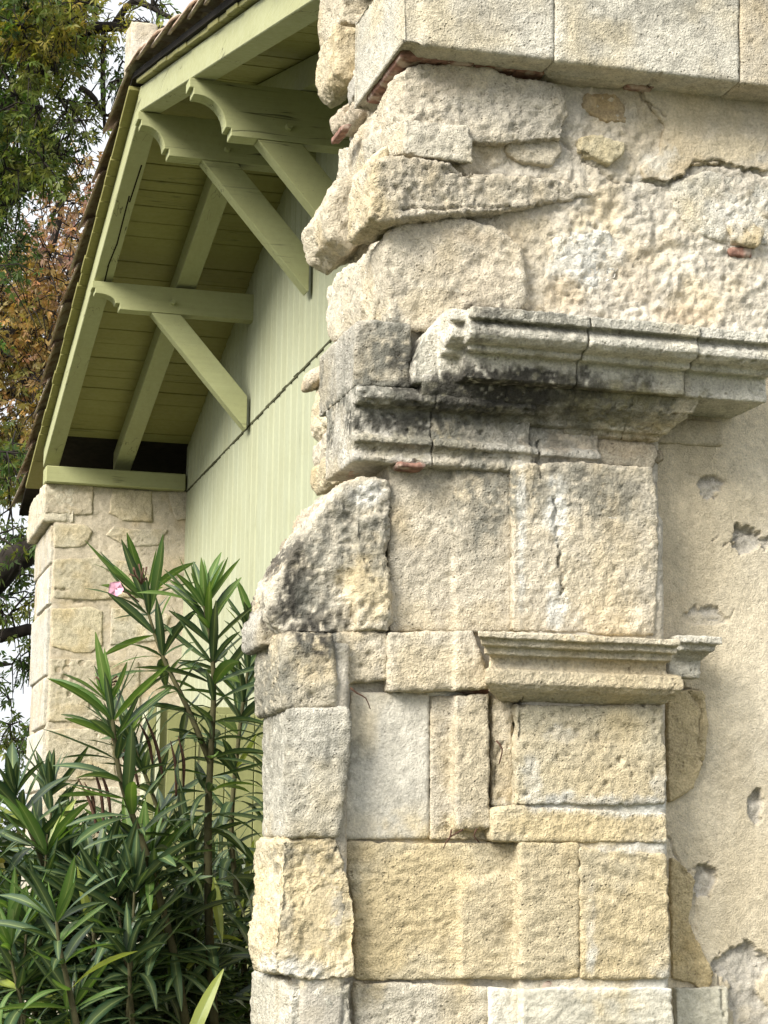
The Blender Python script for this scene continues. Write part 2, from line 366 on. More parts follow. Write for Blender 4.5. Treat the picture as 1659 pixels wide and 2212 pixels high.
_seed = [1]
def rough(name, shells, tint=CREAM, parent=None, lo=0.005, mid=0.0035, hi=0.0018, smooth=2, voxel=0.005, keep=None,
          mat=None, label=None, marks=True, vary=1.0, disp=None, kind=None, aniso=(1, 1, 1), pits=None, tool=0.0):
    _seed[0] += 13; seed = _seed[0]
    bm = bmesh.new()
    for V, Fc in shells:
        vs = [bm.verts.new([float(c) for c in v]) for v in V]
        for f in Fc: bm.faces.new([vs[i] for i in f])
    bmesh.ops.recalc_face_normals(bm, faces=bm.faces[:])
    me0 = bpy.data.meshes.new('tmp'); bm.to_mesh(me0); bm.free()
    o = bpy.data.objects.new('tmp', me0); C.objects.link(o)
    r = o.modifiers.new('r', 'REMESH'); r.mode = 'VOXEL'; r.voxel_size = voxel; r.use_smooth_shade = True
    if smooth:
        s = o.modifiers.new('s', 'SMOOTH'); s.factor = 0.5; s.iterations = smooth
    dg = bpy.context.evaluated_depsgraph_get(); dg.update()
    me = bpy.data.meshes.new_from_object(o.evaluated_get(dg))
    bpy.data.objects.remove(o); bpy.data.meshes.remove(me0)
    n = len(me.vertices); P = np.empty(n * 3, dtype=np.float32); me.vertices.foreach_get('co', P); P = P.reshape(-1, 3).astype(np.float64)
    N = np.empty(n * 3, dtype=np.float32); me.vertex_normals.foreach_get('vector', N); N = N.reshape(-1, 3)
    nq = len(me.loops) // 4; Q = np.empty(len(me.loops), dtype=np.int32); me.loops.foreach_get('vertex_index', Q); Q = Q.reshape(-1, 4)
    A = np.array(aniso)
    ll = fbm(P * 7.0, 3, seed); mm = 0.45 * fbm(P * A * 24.0, 3, seed + 1, 0.6) + 0.8 * (0.28 - np.abs(fbm(P * A * 30.0, 3, seed + 5, 0.65)) * 1.4)
    hh = fbm(P * A * 75.0, 2, seed + 2, 0.6) + 1.2 * (0.25 - np.abs(vnoise(P * A * 95.0, seed + 6)))
    chip = np.clip(fbm(P * 16.0, 3, seed + 3) - 0.12, 0, 1)                  # broken-out hollows
    ash = mid <= .0056; lo *= .58 if ash else .8; mid *= .40 if ash else .60; hi *= 1.3
    d = lo * 1.5 * ll + mid * 1.6 * mm + hi * hh - chip * mid * 3.0 + 0.0012
    d -= crack_disp(P)
    if pits is None: pits = (seed * 7 % 5) * .22                             # every block has its own habit
    if pits > .05:
        cd, ch = cells(P * 42.0, seed); d -= .0085 * pits * sstep(.36, .10, cd + .1 * vnoise(P * 160, seed)) * (ch > .55)
        if pits > .5:
            cd, ch = cells(P * 90.0, seed + 5); d -= .0045 * pits * sstep(.40, .12, cd) * (ch > .5)
    if tool >= 0 and (tool or seed % 3 == 0):                                                # slanting chisel work
        k = tool or .0011; d += k * np.abs(np.sin((P[:, 2] * .8 + P[:, 0] * (.5 if seed % 2 else -.6)) * 190 + 2.5 * fbm(P * 10, 2, seed))) * sstep(-.15, .25, fbm(P * 5, 2, seed + 8))
    if disp is not None: d += disp(P)
    P2 = P + N * d[:, None]
    col = stone_color(P2, tint, seed, marks, vary)
    if keep is not None:
        cy = P[Q].mean(1); k = keep(cy); Q = Q[k]
    used = np.unique(Q); mp = -np.ones(n, dtype=np.int64); mp[used] = np.arange(len(used))
    bpy.data.meshes.remove(me)
    me = mesh_quads(name, P2[used], mp[Q]); set_color(me, col[used])
    return link(name, me, mat or MAT_STONE, parent, label, kind)
def front(d=0.075):                      # keep what lies within d of the wall's face
    return lambda c: c[:, 1] < YF + d
def upto(Y): return lambda c: c[:, 1] < Y

# ---- the wall itself: mortar core, a closed rough body behind the stones
def box(x0, x1, y0, y1, z0, z1):
    V = [np.array([x, y, z]) for z in (z0, z1) for x, y in ((x0, y0), (x1, y0), (x1, y1), (x0, y1))]
    return V, [[3, 2, 1, 0], [4, 5, 6, 7], [0, 1, 5, 4], [1, 2, 6, 5], [2, 3, 7, 6], [3, 0, 4, 7]]
ZC = onY(1300, 860, YF)[2]               # underside of the main cornice
ZT = 3.60                                # top of the front wall
XR = 3.75                                # the wall runs on past the frame
XP = onY(612, 1900, YF)[0]               # left end of the lower pier
facade = rough('facade_wall', [box(XE + .03, XR, YF + .001, YF + .60, onY(1300, 720, YF)[2], ZT)], (.55, .505, .425), building, 0.011, 0.0062, 0.0042, 1, 0.0055, pits=.35, tool=-1,
    keep=lambda c: (c[:, 1] < YF + .03) | (c[:, 0] < XE + .08), mat=MAT_MORTAR, label='front wall of pale limestone blocks with mouldings and worn plaster')
def pier_core():
    a = onY(590, 1500, YF)[0]
    zs = onY(700, 1372, YF)[2]
    zc = onY(1300, 700, YF)[2]; xr = onY(1432, 1400, YF)[0]; x1 = onY(1116, 1400, YF)[0]; xm = onY(640, 1900, YF)[0]; xn = onY(738, 1900, YF)[0]
    return [box(XP + .03, xr, YF + .003, YF + .25, -0.05, zs), box(XE, xr, YF + .2, YF + .65, -.05, zs), box(XE - .02, xr, YF + .004, YF + .60, zs - .05, zc), box(x1, xr - .01, YF - .045, YF + .3, -.05, zs + .3), box(xm, xn, YF - .050, YF + .3, -.05, zs - .02)]
rough('mortar_bed', pier_core(), MORTAR, facade, 0.004, 0.003, 0.001, 3, 0.012, keep=lambda c: (c[:, 1] < YF + .06) | (c[:, 0] < XE + .05), mat=MAT_MORTAR)

# ---- lime plaster on the right, with chipped hollows
def chip_disp(P):
    u, v = facade_uv(P); d = np.zeros(len(P))
    for cu, cv, ru, rv, dep in [(1562, 1042, 36, 22, .014), (1640, 1162, 50, 30, .022), (1548, 1326, 46, 18, .009), (1440, 1250, 12, 30, .008),
                                (1658, 1742, 14, 28, .016), (1548, 1902, 26, 40, .022), (1512, 1985, 22, 60, .006), (1625, 2110, 60, 60, .016), (1640, 2190, 60, 50, .012), (1528, 1550, 8, 70, .014), (1508, 1492, 26, 9, .010)]:
        r = np.sqrt(((u - cu) / ru) ** 2 + ((v - cv) / rv) ** 2); s = np.where(r < 2)[0]
        if not len(s): continue
        rr = r[s] + fbm(P[s] * 26, 4, 60, 0.6) * 0.9
        top = np.clip((cv + rv * .2 - v[s]) / rv, 0.25, 1)                   # deepest under the upper lip
        d[s] = np.maximum(d[s], sstep(1.02, 0.90, rr) * dep * (0.45 + 0.55 * top) * (1 + 0.5 * fbm(P[s] * 40, 3, 61)))
    return -d
plaster_tint = PLASTER
def plaster_grid():
    x0 = onY(1395, 1200, YF + .06)[0]; nx = 260; nz = 520; x1 = XR; z0 = 0.0; z1 = onY(1300, 720, YF)[2] + .05
    xs = np.concatenate([np.linspace(x0, x0 + .42, 130), np.linspace(x0 + .42, x1, 60)[1:]]); zs = np.concatenate([np.linspace(z0, 1.2, 40), np.linspace(1.2, z1, 430)[1:]])
    X, Z = np.meshgrid(xs, zs); P = np.stack([X.ravel(), np.full(X.size, YF + .06), Z.ravel()], 1)
    d = chip_disp(P) - crack_disp(P); dd = 0.006 * fbm(P * 3.5, 3, 70) + 0.0016 * fbm(P * 28, 3, 71) + 0.0008 * fbm(P * 80, 2, 72)
    hole = sstep(0.003, 0.009, -d)
    dd += hole * (0.006 * fbm(P * 45, 3, 74, 0.7))
    col = np.tile(np.array(PLASTER), (len(P), 1)) * (1 + 0.12 * fbm(P * 3.0, 4, 75) + 0.07 * fbm(P * 14, 3, 76))[:, None]
    w = np.clip(fbm(P * 4.2 + 3, 4, 77) * 1.2, 0, 0.7)[:, None]; col = col * (1 - w) + np.array((0.69, 0.62, 0.49)) * w
    w = np.clip(fbm(P * 6.0 + 9, 4, 78) * 1.3 - .25, 0, 0.6)[:, None]; col = col * (1 - w) + np.array((0.59, 0.48, 0.315)) * w
    w = np.clip(fbm(P * np.array([14, 14, 1.3]), 4, 81) * 1.1 - .08, 0, .32)[:, None]; col = col * (1 - w) + np.array((0.46, 0.39, 0.27)) * w
    inner = np.tile(np.array((0.53, 0.49, 0.42)), (len(P), 1)) * (1 + 0.3 * fbm(P * 50, 3, 79, 0.7))[:, None]
    col = col * (1 - hole[:, None]) + inner * hole[:, None]
    P[:, 1] -= (d + dd); n = len(xs)
    i = np.arange(len(P)).reshape(len(zs), n); Q = np.stack([i[:-1, :-1], i[:-1, 1:], i[1:, 1:], i[1:, :-1]], -1).reshape(-1, 4)
    me = mesh_quads('plaster', P, Q); set_color(me, np.clip(col, 0.02, .8)); return me
link('plaster', plaster_grid(), MAT_MORTAR, facade, 'beige lime plaster with chipped patches')

def S(poly, o, depth=0.14, tint=CREAM, name='stone', keep=None, inset=-0.0016, extra=(), **kw):
    sh = [prism(poly, o, depth, inset=inset)] + [prism(p, oo, dd, inset=inset) for p, oo, dd in extra]
    return rough(name, sh, tint, facade, keep=keep or front(), **kw)
deep = dict(depth=0.40, keep=upto(YF + .36))

# ---- top course of large projecting blocks
top = dict(lo=0.003, mid=0.0016, hi=0.0010, smooth=4)
S([(868, 92), (1196, 128), (1196, -120), (868, -120)], .11, depth=.44, tint=PALE, keep=upto(YF + .40), name='cornice_block', label='large plain eaves block at the corner', disp=lambda P: -0.012 * sstep(0.02, 0.0, P[:, 0] - XE) , **top)
S([(1200, 132), (1597, 176), (1597, -120), (1200, -120)], .11, tint=PALE, name='cornice_block', **top)
S([(1601, 178), (2250, 250), (2250, -120), (1601, -120)], .11, tint=CREAM, name='cornice_block', **top)
# ---- thin bricks under it
for a, b, va, vb, vc, vd, o, mt, nm in [(868, 1023, 100, 118, 122, 140, .045, MAT_BRICK, 'brick'), (1028, 1112, 121, 130, 142, 152, .036, MAT_BRICK, 'brick'), (1116, 1176, 132, 138, 152, 160, .036, MAT_BRICK, 'brick'),
                                        (1183, 1350, 140, 162, 164, 181, .036, None, 'stone'), (1356, 1412, 158, 166, 186, 190, .03, MAT_BRICK, 'brick')]:
    S([(a, va), (b, vb), (b, vd), (a, vc)], o, depth=.30 if a < 900 else .1, tint=CREAM, name=nm, mat=mt, keep=upto(YF + (.28 if a < 900 else .06)), lo=.002, mid=.002, hi=.001, smooth=3, voxel=.0045)
# ---- rubble of the upper wall
S([(874, 150), (905, 138), (1000, 140), (1215, 188), (1228, 240), (1215, 300), (1050, 308), (880, 296), (868, 230)], .030, depth=.50, keep=upto(YF + .46), lo=.010, mid=.007, hi=.003, smooth=8, label='big pitted corner stone under the bricks')
def tapered(poly, of, depth):
    pts = [onY(u, v, YF - of(u)) for u, v in poly]; n = len(pts)
    V = pts + [np.array([p[0], YF - of(900) + depth, p[2]]) for p in pts]
    return V, [list(range(n)), list(range(2 * n - 1, n - 1, -1))] + [[i, i + n, (i + 1) % n + n, (i + 1) % n] for i in range(n)]
rough('stone', [tapered([(806, 345), (860, 338), (960, 352), (1010, 372), (1180, 385), (1262, 398), (1278, 420), (1200, 436), (1085, 452), (960, 460), (870, 466), (842, 474), (800, 470)], lambda u: .072 - .066 * min(1, max(0, (u - 860) / 400)), .19)], CREAM, facade,
      .008, .006, .003, 4, .005, keep=upto(YF + .15), label='long projecting stone jutting out at the corner', pits=.9, tool=-1)
S([(838, 505), (870, 484), (1000, 476), (1085, 500), (1128, 540), (1132, 640), (1110, 690), (850, 715), (832, 600)], .022, depth=.42, keep=upto(YF + .38), lo=.010, mid=.006, hi=.0025, smooth=8)
small = dict(lo=.006, mid=.005, hi=.002, smooth=6, voxel=.0045)
S([(1100, 300), (1150, 291), (1208, 300), (1215, 326), (1190, 355), (1120, 348), (1095, 325)], .009, tint=(.57, .51, .40), **small)
S([(1258, 296), (1290, 292), (1348, 308), (1350, 330), (1318, 352), (1290, 340), (1255, 330)], .016, tint=(.63, .555, .38), **small)
S([(1268, 200), (1330, 205), (1356, 240), (1352, 266), (1300, 260), (1262, 232)], .004, tint=(.46, .365, .235), **small)
S([(1200, 520), (1250, 492), (1320, 500), (1345, 550), (1335, 600), (1280, 622), (1220, 600), (1196, 560)], .000, tint=WHITE, lo=.012, mid=.006, hi=.002, smooth=8)
S([(1450, 395), (1540, 372), (1640, 395), (1800, 400), (1800, 520), (1600, 530), (1500, 500), (1460, 450)], .000, tint=PALE, lo=.012, mid=.006, hi=.002, smooth=8)
S([(1575, 480), (1628, 470), (1656, 500), (1640, 532), (1590, 522)], .024, tint=OCHRE, **small)
S([(1578, 534), (1620, 533), (1624, 553), (1580, 550)], .004, tint=CREAM, mat=MAT_BRICK, name='brick', **small)
# flake of old plaster left high on the wall
S([(1390, 190), (1440, 184), (1800, 215), (1800, 380), (1600, 362), (1560, 350), (1500, 352), (1478, 380), (1440, 394), (1395, 385), (1385, 360), (1425, 330), (1440, 270), (1405, 225)], .007, depth=.05, tint=(.56, .495, .385), name='plaster_flake', lo=.004, mid=.003, hi=.0014, smooth=1, voxel=.004, pits=0, mat=MAT_MORTAR)

# ---- rough ends of the wall's filling, on the left
def L(poly, Y, depth, tint=CREAM, name='stone', smooth=10, voxel=.006, lo=.012, mid=.006, hi=.0025, **kw):
    V, Fc = prism(poly, 0, depth, Y=Y); V = [p - np.array([0, depth, 0]) for p in V]
    return rough(name, [(V, Fc)], tint, facade, lo, mid, hi, smooth, voxel, marks=False, **kw)
def LX(poly, tint=CREAM, out=.02, thick=.16, **kw):
    pts = [onX(u, v, XE - out) for u, v in poly]; n = len(pts)
    V = pts + [p + np.array([thick, 0, 0]) for p in pts]
    Fc = [list(range(n)), list(range(2 * n - 1, n - 1, -1))] + [[i, i + n, (i + 1) % n + n, (i + 1) % n] for i in range(n)]
    return rough('stone', [(V, Fc)], tint, facade, .011, .006, .0025, 7, .006, marks=False, **kw)
L([(692, -60), (770, -60), (770, 95), (742, 128), (696, 112), (690, 60)], 5.0, .22, (.58, .52, .41))
L([(680, 118), (735, 130), (750, 172), (738, 225), (706, 240), (682, 215)], 4.98, .22, (.56, .49, .36))
L([(652, 510), (684, 455), (735, 446), (790, 480), (780, 548), (704, 596), (664, 570)], 4.82, .24, (.56, .50, .39), smooth=14)
L([(730, 270), (762, 245), (800, 232), (796, 290), (742, 298)], 4.78, .16, (.53, .46, .36))
L([(712, 262), (740, 252), (748, 296), (718, 298)], 4.86, .12, (.52, .45, .35))
L([(748, 182), (790, 165), (800, 205), (765, 245), (745, 225)], 4.66, .14, GREY)
for p in ([(716, 300), (738, 296), (734, 309), (715, 312)], [(776, 238), (788, 208), (800, 205), (792, 238)], [(786, 205), (800, 180), (812, 176), (802, 204)]):
    L(p, 4.60, .10, PINK, 'brick', 3, .004, .002, .002, .001, mat=MAT_BRICK)
LX([(730, 322), (800, 292), (872, 250), (872, 335), (812, 350), (775, 400), (762, 465), (716, 442), (722, 380)], (.60, .555, .455), .012)
L([(764, 385), (806, 352), (812, 470), (772, 506), (756, 492)], 4.34, .14, (.60, .54, .41), smooth=8)
LX([(702, 690), (708, 615), (780, 550), (836, 518), (842, 620), (815, 660), (800, 715), (714, 738)], (.62, .57, .465), .030)
L([(808, 655), (842, 620), (862, 690), (852, 720), (790, 715)], 4.38, .16, (.60, .53, .40))
# small stones stacked against the pier's flank
L([(648, 828), (690, 802), (712, 812), (700, 838), (650, 851)], 4.80, .16, (.56, .48, .37))
L([(684, 815), (700, 786), (722, 778), (722, 806), (700, 822)], 4.74, .16, (.54, .42, .33))
L([(670, 880), (688, 838), (728, 815), (730, 955), (690, 965), (668, 940)], 4.72, .18, (.60, .53, .40), smooth=12)
L([(672, 968), (700, 948), (732, 948), (735, 1020), (700, 1032), (676, 1010)], 4.70, .18, (.57, .51, .41), smooth=12)
L([(668, 1015), (700, 1028), (722, 1040), (706, 1068), (680, 1077), (668, 1050)], 4.72, .18, (.58, .50, .35), smooth=12)
L([(718, 1016), (758, 1022), (752, 1040), (726, 1038)], 4.40, .12, PINK, 'brick', 4, .004, .003, .002, .001)
L([(845, 1006), (905, 1012), (900, 1022), (848, 1018)], YF - .005, .06, PINK, 'brick', 3, .004, .002, .002, .001, mat=MAT_BRICK)

# ---- entablature
corn = dict(lo=.0024, mid=.0014, hi=.0012, smooth=1, voxel=.0036)
PROF = [(.208, 712), (.208, 735), (.172, 739), (.188, 746), (.200, 757), (.199, 770), (.184, 783), (.158, 792), (.138, 797), (.152, 799), (.152, 806), (.122, 811), (.120, 836), (.120, 863)]
def cornice(u0, u1, do=0.0, **kw):
    return rough('cornice_stone', [moulding(PROF, 1589, u0, u1, .15, do=do)], (.62, .595, .52), facade, keep=front(.06), label=kw.pop('label', None), **{**corn, **kw})
cornice(1491, 1668, -.004)
cornice(1256, 1487, .004)
# broken left length: the mould dies into a fracture, its lower part steps forward
Xb = onY(925, 760, YF - .1)[0]
fz0, fz1 = onY(960, 830, YF - .1)[2], onY(960, 660, YF - .1)[2]
low = [(.125, 812), (.125, 863)]
rough('cornice_stone', [moulding(PROF, 1589, 968, 1252, .15, do=-.030), moulding([(o, v) for o, v in PROF[8:]], 1589, 1008, 1252, .15, do=.012), moulding(PROF[:8], 1589, 1000, 1252, .15, do=.004),
      prism([(893, 826), (893, 790), (925, 715), (968, 668), (985, 664), (985, 834)], .085, .2)], PALE, facade, keep=front(.06), label='broken end of the moulded cornice, blackened by lichen', **{**corn, 'mid': .0035, 'smooth': 4})
S([(768, 696), (800, 690), (888, 700), (888, 836), (768, 832)], .062, depth=.34, tint=GREY, keep=upto(YF + .26), lo=.004, mid=.003, label='plain block of the entablature stained grey')
ARCH = [(.060, 836), (.076, 846), (.078, 858), (.064, 872), (.036, 880), (.034, 938), (.054, 944), (.056, 955), (.044, 960), (.036, 976), (.046, 990), (.040, 1000)]
for a, b, dep in ((767, 936, .34), (939, 1150, .12), (1153, 1300, .12)):
    sh = moulding(ARCH, 830, a, b, .05, back=-.24 if a < 800 else -.1, do=0 if a < 1100 else -.016)
    rough('architrave_stone', [sh], GREY, facade, keep=upto(YF + (.2 if a < 800 else .06)), **{**corn, 'lo': .004, 'mid': .003})
COVE = [(.100, 838), (.100, 852), (.094, 868), (.086, 884), (.066, 903), (.048, 917), (.040, 930), (.026, 936), (.024, 946), (.006, 952), (.004, 1000)]
rough('bed_mould_stone', [moulding(COVE[:6], 1351, 905, 1087, .06, do=-.012)], GREY, facade, keep=front(.05), **corn)
rough('bed_mould_stone', [moulding(COVE[:8], 1351, 1086, 1234, .06, do=-.004)], GREY, facade, keep=front(.05), **corn)
rough('bed_mould_stone', [moulding(COVE, 1351, 1230, 1356, .06)], (.50, .46, .36), facade, keep=front(.05), **corn)
rough('bed_mould_stone', [moulding(COVE, 1351, 1355, 1466, .06, mR=.9)], (.53, .48, .37), facade, keep=front(.07), **corn)
rough('stone', [prism([(1180, 945), (1300, 950), (1418, 958), (1424, 985), (1410, 1012), (1165, 1000)], .010, .12)], (.45, .40, .31), facade, keep=front(), lo=.006, mid=.005, hi=.002, smooth=5, voxel=.005)
S([(1412, 972), (1432, 975), (1436, 992), (1420, 1000), (1410, 990)], .0, tint=(.34, .30, .23), **small)
S([(1420, 902), (1560, 912), (1560, 962), (1420, 955)], -.052, depth=.05, tint=(.52, .46, .355), name='plaster_band', pits=0, lo=.004, mid=.003, hi=.001, mat=MAT_MORTAR)

# ---- panel course
S([(770, 1036), (836, 1042), (842, 1100), (842, 1362), (612, 1364), (584, 1330), (592, 1262), (642, 1180), (692, 1105), (738, 1052)], .022, depth=.22, keep=upto(YF + .20), tint=(.53, .485, .395), lo=.008, mid=.0060, hi=.004, smooth=2, pits=.5,
  extra=[([(772, 1120), (838, 1110), (840, 1362), (772, 1362)], .036, .1)], label='weathered leaning pier stone with black crust')
S([(676, 1100), (716, 1070), (740, 1045), (740, 1100), (650, 1200), (598, 1300), (575, 1340), (578, 1290), (625, 1190)], -.06, depth=.16, keep=upto(YF + .21), tint=(.46, .40, .32), lo=.016, mid=.014, hi=.005, smooth=3, pits=.9)
S([(562, 1345), (580, 1300), (610, 1330), (612, 1392), (562, 1394)], -.05, depth=.17, keep=upto(YF + .21), tint=GREY, lo=.010, mid=.007)
S([(842, 1006), (1104, 1002), (1104, 1362), (842, 1362)], .012, tint=CREAM, lo=.006, mid=.0045, hi=.002, extra=[([(985, 1004), (1104, 1002), (1104, 1362), (985, 1362)], .026, .1)])
S([(1109, 1003), (1250, 1000), (1408, 1010), (1418, 1080), (1420, 1200), (1414, 1368), (1109, 1363)], .052, tint=CREAM, lo=.007, mid=.0055, hi=.0022, label='wide pilaster stone with a crack and mortar drips')

# ---- string course and capital
S([(614, 1367), (716, 1367), (722, 1440), (728, 1526), (612, 1530), (608, 1450)], .058, depth=.25, keep=upto(YF + .225), tint=(.52, .47, .37), lo=.009, mid=.006, hi=.0025, smooth=7)
S([(721, 1368), (836, 1367), (836, 1466), (760, 1470), (748, 1492), (724, 1492)], .026, tint=CREAM, lo=.006, mid=.0045)
S([(840, 1367), (1022, 1365), (1060, 1484), (842, 1492)], .038, tint=CREAM, lo=.006, mid=.0045, extra=[([(986, 1366), (1022, 1365), (1060, 1484), (986, 1488)], .052, .1)])
CAP = [(.148, 1371), (.148, 1386), (.128, 1389), (.134, 1394), (.134, 1403), (.110, 1406), (.116, 1411), (.116, 1421), (.092, 1425), (.090, 1449), (.110, 1453), (.112, 1480), (.098, 1494), (.070, 1509), (.050, 1519)]
rough('capital_stone', [moulding(CAP, 1250, 1048, 1450, .11, mL=.8, mR=.15), moulding(CAP[9:], 1250, 1048, 1476, .11, mL=.8, mR=.4)], (.57, .51, .395), facade, keep=front(.06), label='moulded pilaster capital, chipped along its top edge', **{**corn, 'mid': .0030, 'lo': .003})
CAP2 = [(.060, 1374), (.060, 1388), (.044, 1391), (.044, 1404), (.026, 1410), (.012, 1424), (.006, 1430), (.006, 1464)]
rough('capital_stone', [moulding(CAP2, 1500, 1462, 1550, .05, mR=.5, back=-.1)], PALE, facade, keep=front(.1), label='small return of the capital on the plaster', **corn)
S([(996, 1484), (1056, 1488), (1056, 1500), (998, 1496)], .02, tint=PINK, name='brick', mat=MAT_BRICK, **small)
S([(842, 1494), (1000, 1492), (1000, 1502), (842, 1504)], .008, tint=WHITE, lo=.003, mid=.003)

# ---- shafts
S([(622, 1533), (758, 1528), (757, 1600), (744, 1700), (733, 1806), (622, 1808)], .066, depth=.25, keep=upto(YF + .225), tint=PALE, lo=.007, mid=.0045, smooth=14, label='rounded pier stone streaked with grey')
S([(760, 1494), (928, 1500), (926, 1810), (738, 1810), (748, 1700)], .008, tint=(.54, .51, .44), mat=MAT_SMOOTH, pits=0, tool=-1, lo=.003, mid=.0018, hi=.001)
S([(932, 1505), (1056, 1502), (1058, 1813), (932, 1811)], .010, tint=CREAM, lo=.005, mid=.004, extra=[([(986, 1503), (1056, 1502), (1058, 1790), (986, 1790)], .040, .1)])
S([(1063, 1504), (1112, 1512), (1112, 1740), (1063, 1742)], .030, tint=(.56, .49, .37), lo=.005, mid=.004)
S([(1116, 1522), (1432, 1530), (1428, 1580), (1440, 1640), (1438, 1735), (1116, 1738)], .056, tint=(.58, .52, .385), lo=.007, mid=.0045, hi=.002, disp=lambda P: 0.012 * fbm(P * np.array([3, 3, 26.0]), 2, 91) * (P[:, 2] > onY(1280, 1610, YF)[2]), label='pilaster shaft stone with eroded bands')
S([(1064, 1748), (1116, 1742), (1438, 1756), (1441, 1820), (1064, 1815)], .052, tint=(.575, .495, .34), lo=.005, mid=.004)
S([(1443, 1500), (1490, 1490), (1522, 1494), (1530, 1560), (1520, 1640), (1500, 1700), (1446, 1735)], -.045, depth=.1, tint=(.56, .46, .28), lo=.005, mid=.004, keep=front(.09))
for p in ([(1243, 1822), (1300, 1824), (1298, 1832), (1246, 1831)], [(1396, 1832), (1438, 1836), (1436, 1843), (1398, 1840)]):
    S(p, .03, tint=PINK, name='brick', mat=MAT_BRICK, lo=.002, mid=.002, voxel=.004, smooth=2)
# flank stones of the pier (left face)
def flank(v0, v1, tint, xo=0.0):
    a = onY(612, v0, YF); z0 = onY(612, v1, YF)[2]
    V, Fc = box(XP + .014 + xo, XP + .12, YF + .035, YF + .27, z0 + .003, a[2] - .003)
    rough('stone', [(V, Fc)], tint, facade, .009, .005, .002, 7, .006, keep=lambda c: (c[:, 0] < XP + .1), label=None)
flank(1396, 1535, GREY); flank(1538, 1806, (.50, .47, .40)); flank(1814, 1958, (.52, .50, .43), -.01); flank(1961, 2104, (.54, .51, .44), -.014); flank(2109, 2420, (.53, .50, .42), -.018)

# ---- golden course
S([(610, 1814), (728, 1812), (738, 1850), (752, 1900), (766, 1950), (770, 2000), (764, 2108), (700, 2118), (600, 2104), (592, 2060), (604, 1940)], .060, depth=.25, keep=upto(YF + .225), tint=(.585, .51, .365), lo=.012, mid=.008, hi=.003, smooth=8, label='bulging yellow pier stone')
S([(748, 1820), (1249, 1824), (1252, 2112), (768, 2114), (770, 1960), (752, 1880)], .012, tint=(.57, .495, .345), lo=.006, mid=.0045, hi=.002, aniso=(.5, 1, 1.6),
  extra=[([(996, 1905), (1120, 1890), (1120, 2112), (996, 2112)], .024, .1), ([(1124, 1822), (1249, 1824), (1252, 2112), (1124, 2112)], .054, .1)], label='broad golden block carrying the pilaster steps')
S([(1254, 1832), (1440, 1846), (1448, 2112), (1258, 2114)], .056, tint=(.575, .50, .35), lo=.006, mid=.004, hi=.002, disp=lambda P: 0.0018 * np.sin((P[:, 2] + P[:, 0] * .32) * 130 + 3 * fbm(P * 9, 2, 93)) * (fbm(P * 7, 2, 94) > -.1))
S([(1448, 1850), (1490, 1880), (1502, 1905), (1490, 1990), (1522, 2060), (1542, 2100), (1530, 2148), (1502, 2125), (1453, 2112)], -.048, depth=.08, tint=(.55, .45, .27), lo=.005, mid=.004, keep=front(.08))
# ---- lowest course in view
S([(624, 2126), (690, 2128), (762, 2122), (768, 2420), (620, 2420)], .050, depth=.25, keep=upto(YF + .225), tint=PALE, lo=.012, mid=.006, smooth=6)
S([(768, 2120), (1052, 2134), (1054, 2420), (772, 2420)], .014, tint=(.55, .505, .41), lo=.009, mid=.005, hi=.002, aniso=(.4, 1, 1.2))
S([(1058, 2134), (1122, 2138), (1124, 2420), (1058, 2420)], .030, tint=PALE, mat=MAT_SMOOTH, lo=.003, mid=.002)
S([(1128, 2138), (1452, 2134), (1460, 2420), (1128, 2420)], .056, tint=(.55, .52, .43), mat=MAT_SMOOTH, lo=.003, mid=.002, aniso=(.3, 1, 2))
S([(1462, 2136), (1572, 2134), (1576, 2420), (1464, 2420)], -.040, tint=(.55, .52, .42), mat=MAT_SMOOTH, lo=.003, mid=.002, keep=front(.1))
S([(1170, 2120), (1198, 2121), (1200, 2137), (1168, 2137)], .045, tint=PINK, name='brick', mat=MAT_BRICK, **small)
for i, (a, b) in enumerate(((560, 766), (770, 1050), (1054, 1300), (1304, 1460), (1464, 1700))):      # courses that run on to the ground
    for j in range(3):
        S([(a, 2424 + j * 390), (b, 2424 + j * 390), (b, 2810 + j * 390), (a, 2810 + j * 390)], .03 if i < 4 else -.04, depth=.3, tint=CREAM, voxel=.012, keep=front(.12))

